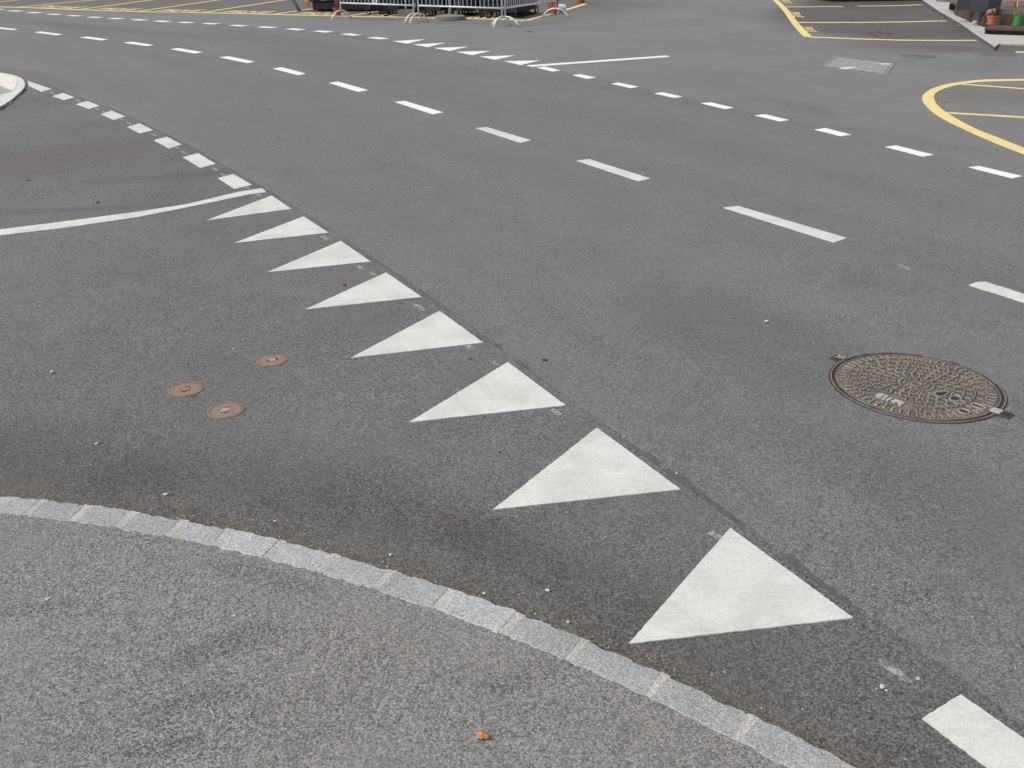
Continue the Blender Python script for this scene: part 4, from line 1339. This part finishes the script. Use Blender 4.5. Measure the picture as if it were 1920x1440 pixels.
# ------------------------------------------------------------------ black parked car at the top right
wpx = gp(1593, 3.3, ZR)
dx = (gp(1728, 8.8) - gp(1472, 12.8)); car_rz = math.atan2(dx.y, dx.x)
car = thing('parked_car', 'black car in the far right bay, only its underside showing at the top edge', 'car', (wpx.x, wpx.y, ZR), car_rz)
prof = [(-.80, .32), (-.86, .55), (-.80, .80), (-.2, .95), (.15, 1.02), (.85, 1.42), (1.9, 1.47), (2.9, 1.38), (3.35, 1.0), (3.42, .6), (3.36, .32), (2.95, .24), (2.2, .22), (.35, .22), (-.4, .24)]
vs = [(x, .0 + (0.07 if z > 1.0 else 0), z) for x, z in prof] + [(x, 1.74 - (0.07 if z > 1.0 else 0), z) for x, z in prof]
n = len(prof)
body = mesh('body', vs, [(i, (i + 1) % n, (i + 1) % n + n, i + n) for i in range(n)] + [tuple(reversed(range(n))), tuple(range(n, 2 * n))], M['carpaint'], car)
for x in (0.0, 2.55):
    for y in (.08, 1.66):
        w = MB().lathe([(.30, -.1), (.315, -.07), (.315, .07), (.30, .1), (.2, .1), (0, .08)], 28, (x, y, .315), Matrix.Rotation(R(90), 3, 'X')).build('wheel', M['rubber'], car)
        MB().lathe([(.19, .09), (.19, .105), (0, .11)], 20, (x, y, .315), Matrix.Rotation(R(90 if y < 1 else -90), 3, 'X')).build('rim', M['steel'], w)
mesh('window', [(.35, .055, 1.08), (2.85, .055, 1.08), (2.6, .063, 1.36), (.95, .063, 1.38)], [(0, 1, 2, 3)], M['glass'], car)
mesh('window', [(.35, 1.685, 1.08), (.95, 1.677, 1.38), (2.6, 1.677, 1.36), (2.85, 1.685, 1.08)], [(0, 1, 2, 3)], M['glass'], car)

# ------------------------------------------------------------------ right: raised concrete corner, kerb, deck and its things
ZC = 0.075
edge = [(1690, -27), (1731.5, 0), (1758.5, 18), (1803, 43.6), (1829, 62.3), (1866.5, 86.6)]
eo = [Vector(gp(*p, ZC)[:2]) for p in edge]
front = [Vector(gp(*p, ZC)[:2]) for p in ((1874.5, 81.3), (1920, 82.3), (2300, 90))]
ine = [(1702, -27), (1744.5, 0), (1783, 22), (1824, 46), (1847, 59.5), (1874.5, 81.3)]
ii = [Vector(gp(*p, ZC)[:2]) for p in ine]
kc = thing('concrete_kerb', 'blue grey concrete kerb edging the raised corner at the upper right', 'kerb', (eo[3].x, eo[3].y, 0))
for i in range(5):
    a0, a1, b0, b1 = eo[i] - eo[3], eo[i + 1] - eo[3], ii[i] - eo[3], ii[i + 1] - eo[3]
    e = (a1 - a0) * (0.004 / (a1 - a0).length)
    MB().prism([a0 + e * .5, a1 - e * .5, b1 - e * .5, b0 + e * .5], ZC - .02, ZC).build('kerb_length', M['kerbconc'], kc, 0.005)
    MB().prism([a0 + e * .5 + (b0 - a0) * .02, a1 - e * .5 + (b1 - a1) * .02, b1 - e * .5, b0 + e * .5], 0.0, ZC - .0205).build('kerb_base', M['mossy'], kc)
fr = [eo[5], front[0], front[1], front[2]]
cp = MB()
cp.prism([tuple(p) for p in ii] + [tuple(front[1]), tuple(front[2]), (70, 20), (70, 60), (22, 60)], 0.0, ZC - 0.004)
tag(cp.build('raised_pavement', M['concrete']), kind='structure')
# dark weathered ramp below the front of the step
rp = MB()
q = [gp(1869, 89.5, ZR), gp(1878, 97, ZR), gp(2300, 104, ZR), front[2], front[1], front[0] - Vector((0, .012))]
vs = [(eo[5].x + .01, eo[5].y - .005, .01)] + [tuple(q[1]), tuple(q[2]), (front[2].x, front[2].y - .015, .045), (front[1].x, front[1].y - .015, .045), (front[0].x, front[0].y - .015, .05)]
tag(mesh('step_ramp', vs, [(0, 1, 2, 3, 4, 5)], M['mossy']), 'dark weathered cement wedge in front of the raised concrete corner', 'ramp')

# deck
ZD = ZC + 0.25
ZS = ZC + 0.11
dA, dB = gp(1788, 27.5, ZC), gp(1843.5, 50.5, ZC)
ddir = (dB - dA).normalized()
drt = Vector((-ddir.y, ddir.x, 0))
if drt.x < 0: drt = -drt
deck = thing('wooden_deck', 'dark brown wooden terrace deck with a lower step at the upper right', 'deck', (dB.x, dB.y, 0))


def dl(v): return Vector((v.x - dB.x, v.y - dB.y))


bo = MB()
far_ = dA - ddir * 0.0
for k in range(26):
    o1, o2 = dB + drt * (0.02 + k * .145), dB + drt * (0.02 + k * .145 + .138)
    s = 0.35 if k >= 2 else 0.0
    bo.prism([dl(o1 - ddir * s), dl(o2 - ddir * s), dl(o2 - ddir * 5.5), dl(o1 - ddir * 5.5)], ZD - .03, ZD)
bo.build('deck_boards', M['deck'], deck)
fa = MB()
fa.prism([dl(dA), dl(dB), dl(dB + drt * .018), dl(dA + drt * .018)], ZC + .02, ZD - .032)
fa.prism([dl(dB + drt * .0), dl(dB + drt * .31), dl(dB + drt * .31 - ddir * .02), dl(dB - ddir * .02)], ZC + .02, ZD - .032)
fa.prism([dl(dB + drt * .31 - ddir * .35), dl(dB + drt * 4 - ddir * .35), dl(dB + drt * 4 - ddir * .37), dl(dB + drt * .31 - ddir * .37)], ZC + .0, ZD - .032)
fa.build('fascia', M['deckside'], deck)
sp_ = MB()
hd = (gp(1925, 55, ZS) - gp(1846, 52.5, ZS)).normalized()
sA = gp(1846, 52.8, ZS)
hb = Vector((-hd.y, hd.x, 0))
for k in range(3):
    o1 = sA + hb * (.30 * k)
    sp_.prism([dl(o1), dl(o1 + hd * 3.6), dl(o1 + hd * 3.6 + hb * .29), dl(o1 + hb * .29)], ZS - .035, ZS)
sp_.build('lower_step', M['deckside'], deck)
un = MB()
un.prism([dl(sA + hb * .08 + hd * .01), dl(sA + hb * .08 + hd * 3.5), dl(sA + hb * .7 + hd * 3.5), dl(sA + hb * .7 + hd * .01)], ZC - .01, ZS - .037)  # near-black block: shade of the gap under the step put into colour
un.build('step_gap_shade', M['deckshade'], deck)

# planters on the deck edge
def planter(px, py, w, d, h, rz, label, dz=ZD):
    p = gp(px, py, dz)
    t = thing('planter_box', label, 'planter', (p.x, p.y, dz), rz, 'tall blue grey planters on the deck')
    b = MB(); b.box((0, d / 2, h / 2 + .02), (w, d, h), 0, 1.12); b.build('box', M['slate'], t, 0.012)
    f = MB()
    for sx in (-1, 1):
        for sy in (.12, .88): f.box((sx * w * .38, d * sy, .01), (.05, .05, .02))
    f.build('feet', M['black'], t)
    MB().box((0, d / 2, h + .0), (w * .98, d * .98, .03)).build('soil', M['leafbrown'], t)
    return t


dang = math.atan2(ddir.y, ddir.x)
planter(1808, 19.4, .33, .34, .62, R(-22), 'tall blue grey planter at the left end of the deck')
planter(1835, 25.6, .31, .34, .62, R(-22), 'tall blue grey planter just left of the pink flowers in the clay pot')
planter(1858, 21.5, .34, .34, .62, R(-12), 'darker planter behind the pink flowers in the clay pot')
pb_ = MB()
p = gp(1823.5, 21.5, ZD)
t = thing('drain_pipe_stub', 'thin grey upright pipe with a round cap between the two planters', 'pipe', (p.x, p.y, ZD))
MB().tube([(0, 0, 0), (0, 0, .19)], .016, 10).build('pipe', M['concgrey'], t)
MB().lathe([(.03, .19), (.034, .2), (.03, .225), (0, .23)], 14).build('cap', M['steel'], t)
# clay pot with dried pink flowers
p = gp(1859, 45.5, ZS)
t = thing('potted_flowers', 'clay pot of dried pink flowers on the deck step', 'potted plant', (p.x, p.y, ZS))
t.scale = (.62, .62, .62)
MB().lathe([(.155, 0), (.17, .008), (.172, .03), (.155, .034), (.12, .02), (0, .02)], 28).build('saucer', M['terra'], t)
MB().lathe([(.115, .02), (.125, .06), (.128, .062), (.135, .10), (.14, .104), (.147, .15), (.152, .155), (.16, .22), (.185, .225), (.188, .27), (.17, .27), (.16, .23), (0, .225)], 32).build('pot_body', M['terra'], t)
fl = MB()
rr = random.Random(5)
for (cx, cy, cz, rad, cnt) in ((-.15, -.03, .37, .105, 240), (.0, .03, .40, .09, 140)):
    for k in range(cnt):
        v = Vector((rr.gauss(0, 1), rr.gauss(0, 1), rr.gauss(0, 1))).normalized() * rad * rr.uniform(.75, 1)
        n_ = v.normalized(); a = n_.orthogonal().normalized() * .022; b = n_.cross(a)
        c_ = Vector((cx, cy, cz)) + v
        fl.add([c_ - a, c_ + b + n_ * .006, c_ + a, c_ - b + n_ * .006], [(0, 1, 2, 3)])
fl.build('flower_heads', M['petal'], t)
lf = MB()
for k in range(160):
    c_ = Vector((.14 + rr.gauss(0, .05), rr.gauss(0, .06), .36 + rr.gauss(0, .07)))
    a = Vector((rr.uniform(-1, 1), rr.uniform(-1, 1), rr.uniform(-1, 1))).normalized() * .035
    b = a.orthogonal().normalized() * .016
    lf.add([c_ - a, c_ + b, c_ + a, c_ - b], [(0, 1, 2, 3)])
lf.build('leaves', M['darkleaf'], t)
stm = MB()
for k in range(8): stm.tube([(rr.uniform(-.05, .05), rr.uniform(-.05, .05), .2), (rr.uniform(-.14, .12), rr.uniform(-.06, .06), .36)], .006, 5)
stm.build('stems', M['bark'], t)
# green watering can
p = gp(1906, 48.5, ZS)
t = thing('watering_can', 'green plastic watering can on the deck step at the right edge', 'watering can', (p.x, p.y, ZS), R(-4))
t.scale = (.68, .68, .68)
MB().lathe([(.135, 0), (.138, .01), (.125, .15), (.115, .275), (.118, .285), (.10, .285), (.09, .26), (0, .25)], 28).build('body', M['green'], t)
MB().tube([(-.125, 0, .10), (-.15, 0, .2), (-.11, 0, .33), (-.02, 0, .385), (.07, 0, .37), (.10, 0, .285)], .014, 8).build('handle', M['green'], t)
sp2 = MB().tube([(.10, 0, .06), (.22, 0, .20), (.33, 0, .40)], [.035, .022, .016], 10).build('spout', M['green'], t)
MB().lathe([(.016, 0), (.045, .05), (.04, .055), (0, .06)], 16, (.33, 0, .40), Matrix.Rotation(R(30), 3, 'Y')).build('rose', M['green'], sp2)
# bamboo-coloured folding chair on the deck
p = gp(1886, 13.5, ZD)
t = thing('folding_chair', 'light wooden folding chair with crossed legs on the deck', 'chair', (p.x, p.y, ZD), R(-15))
for s in (-1, 1):
    l = MB(); l.box((s * .21, 0, .235), (.022, .03, .62), 0, 1, R(s * 0 + 38)); l.build('leg', M['wood'], t)
    l = MB(); l.box((s * .185, 0, .45), (.022, .03, 1.02), 0, 1, R(-30)); l.build('leg', M['wood'], t)
stt = MB()
for k in range(6): stt.box((0, -.17 + k * .07, .46), (.42, .045, .014))
stt.build('seat', M['wood'], t)
bk = MB()
for k in range(3): bk.box((0, .17 + k * .05, .66 + k * .09), (.40, .014, .06), 0, 1, R(-30))
bk.build('backrest', M['wood'], t)
crs = MB()
crs.tube([(-.2, -.16, .03), (.2, -.16, .36)], .009, 6)
crs.tube([(.2, -.17, .03), (-.2, -.17, .36)], .009, 6)
crs.build('cross_brace', M['wood'], t)
# round stone parasol foot on the concrete, small block by the deck
p = gp(1772, 2.6, ZC)
t = tag(MB().lathe([(.24, 0), (.25, .03), (.245, .07), (.2, .085), (.06, .10), (.04, .16), (0, .16)], 30).build('parasol_weight', M['concgrey']), 'round grey stone parasol weight on the pale concrete, at the top edge', 'parasol weight')
t.location = (p.x, p.y, ZC - .004)
p = gp(1828, 45.2, ZC)
blob('deck_stone', 1828, 45.6, .05, M['stone'], 'small pale stone lying at the foot of the deck fascia', 'stone', None, .8, ZC - .004)
p = gp(1787, 18.5, ZC)
tag(MB().box((p.x + .12, p.y, ZC + .09), (.42, .28, .16), R(-30)).build('rubber_block', M['black'], None, 0.03), 'black rubber wedge at the back corner of the deck', 'wedge')
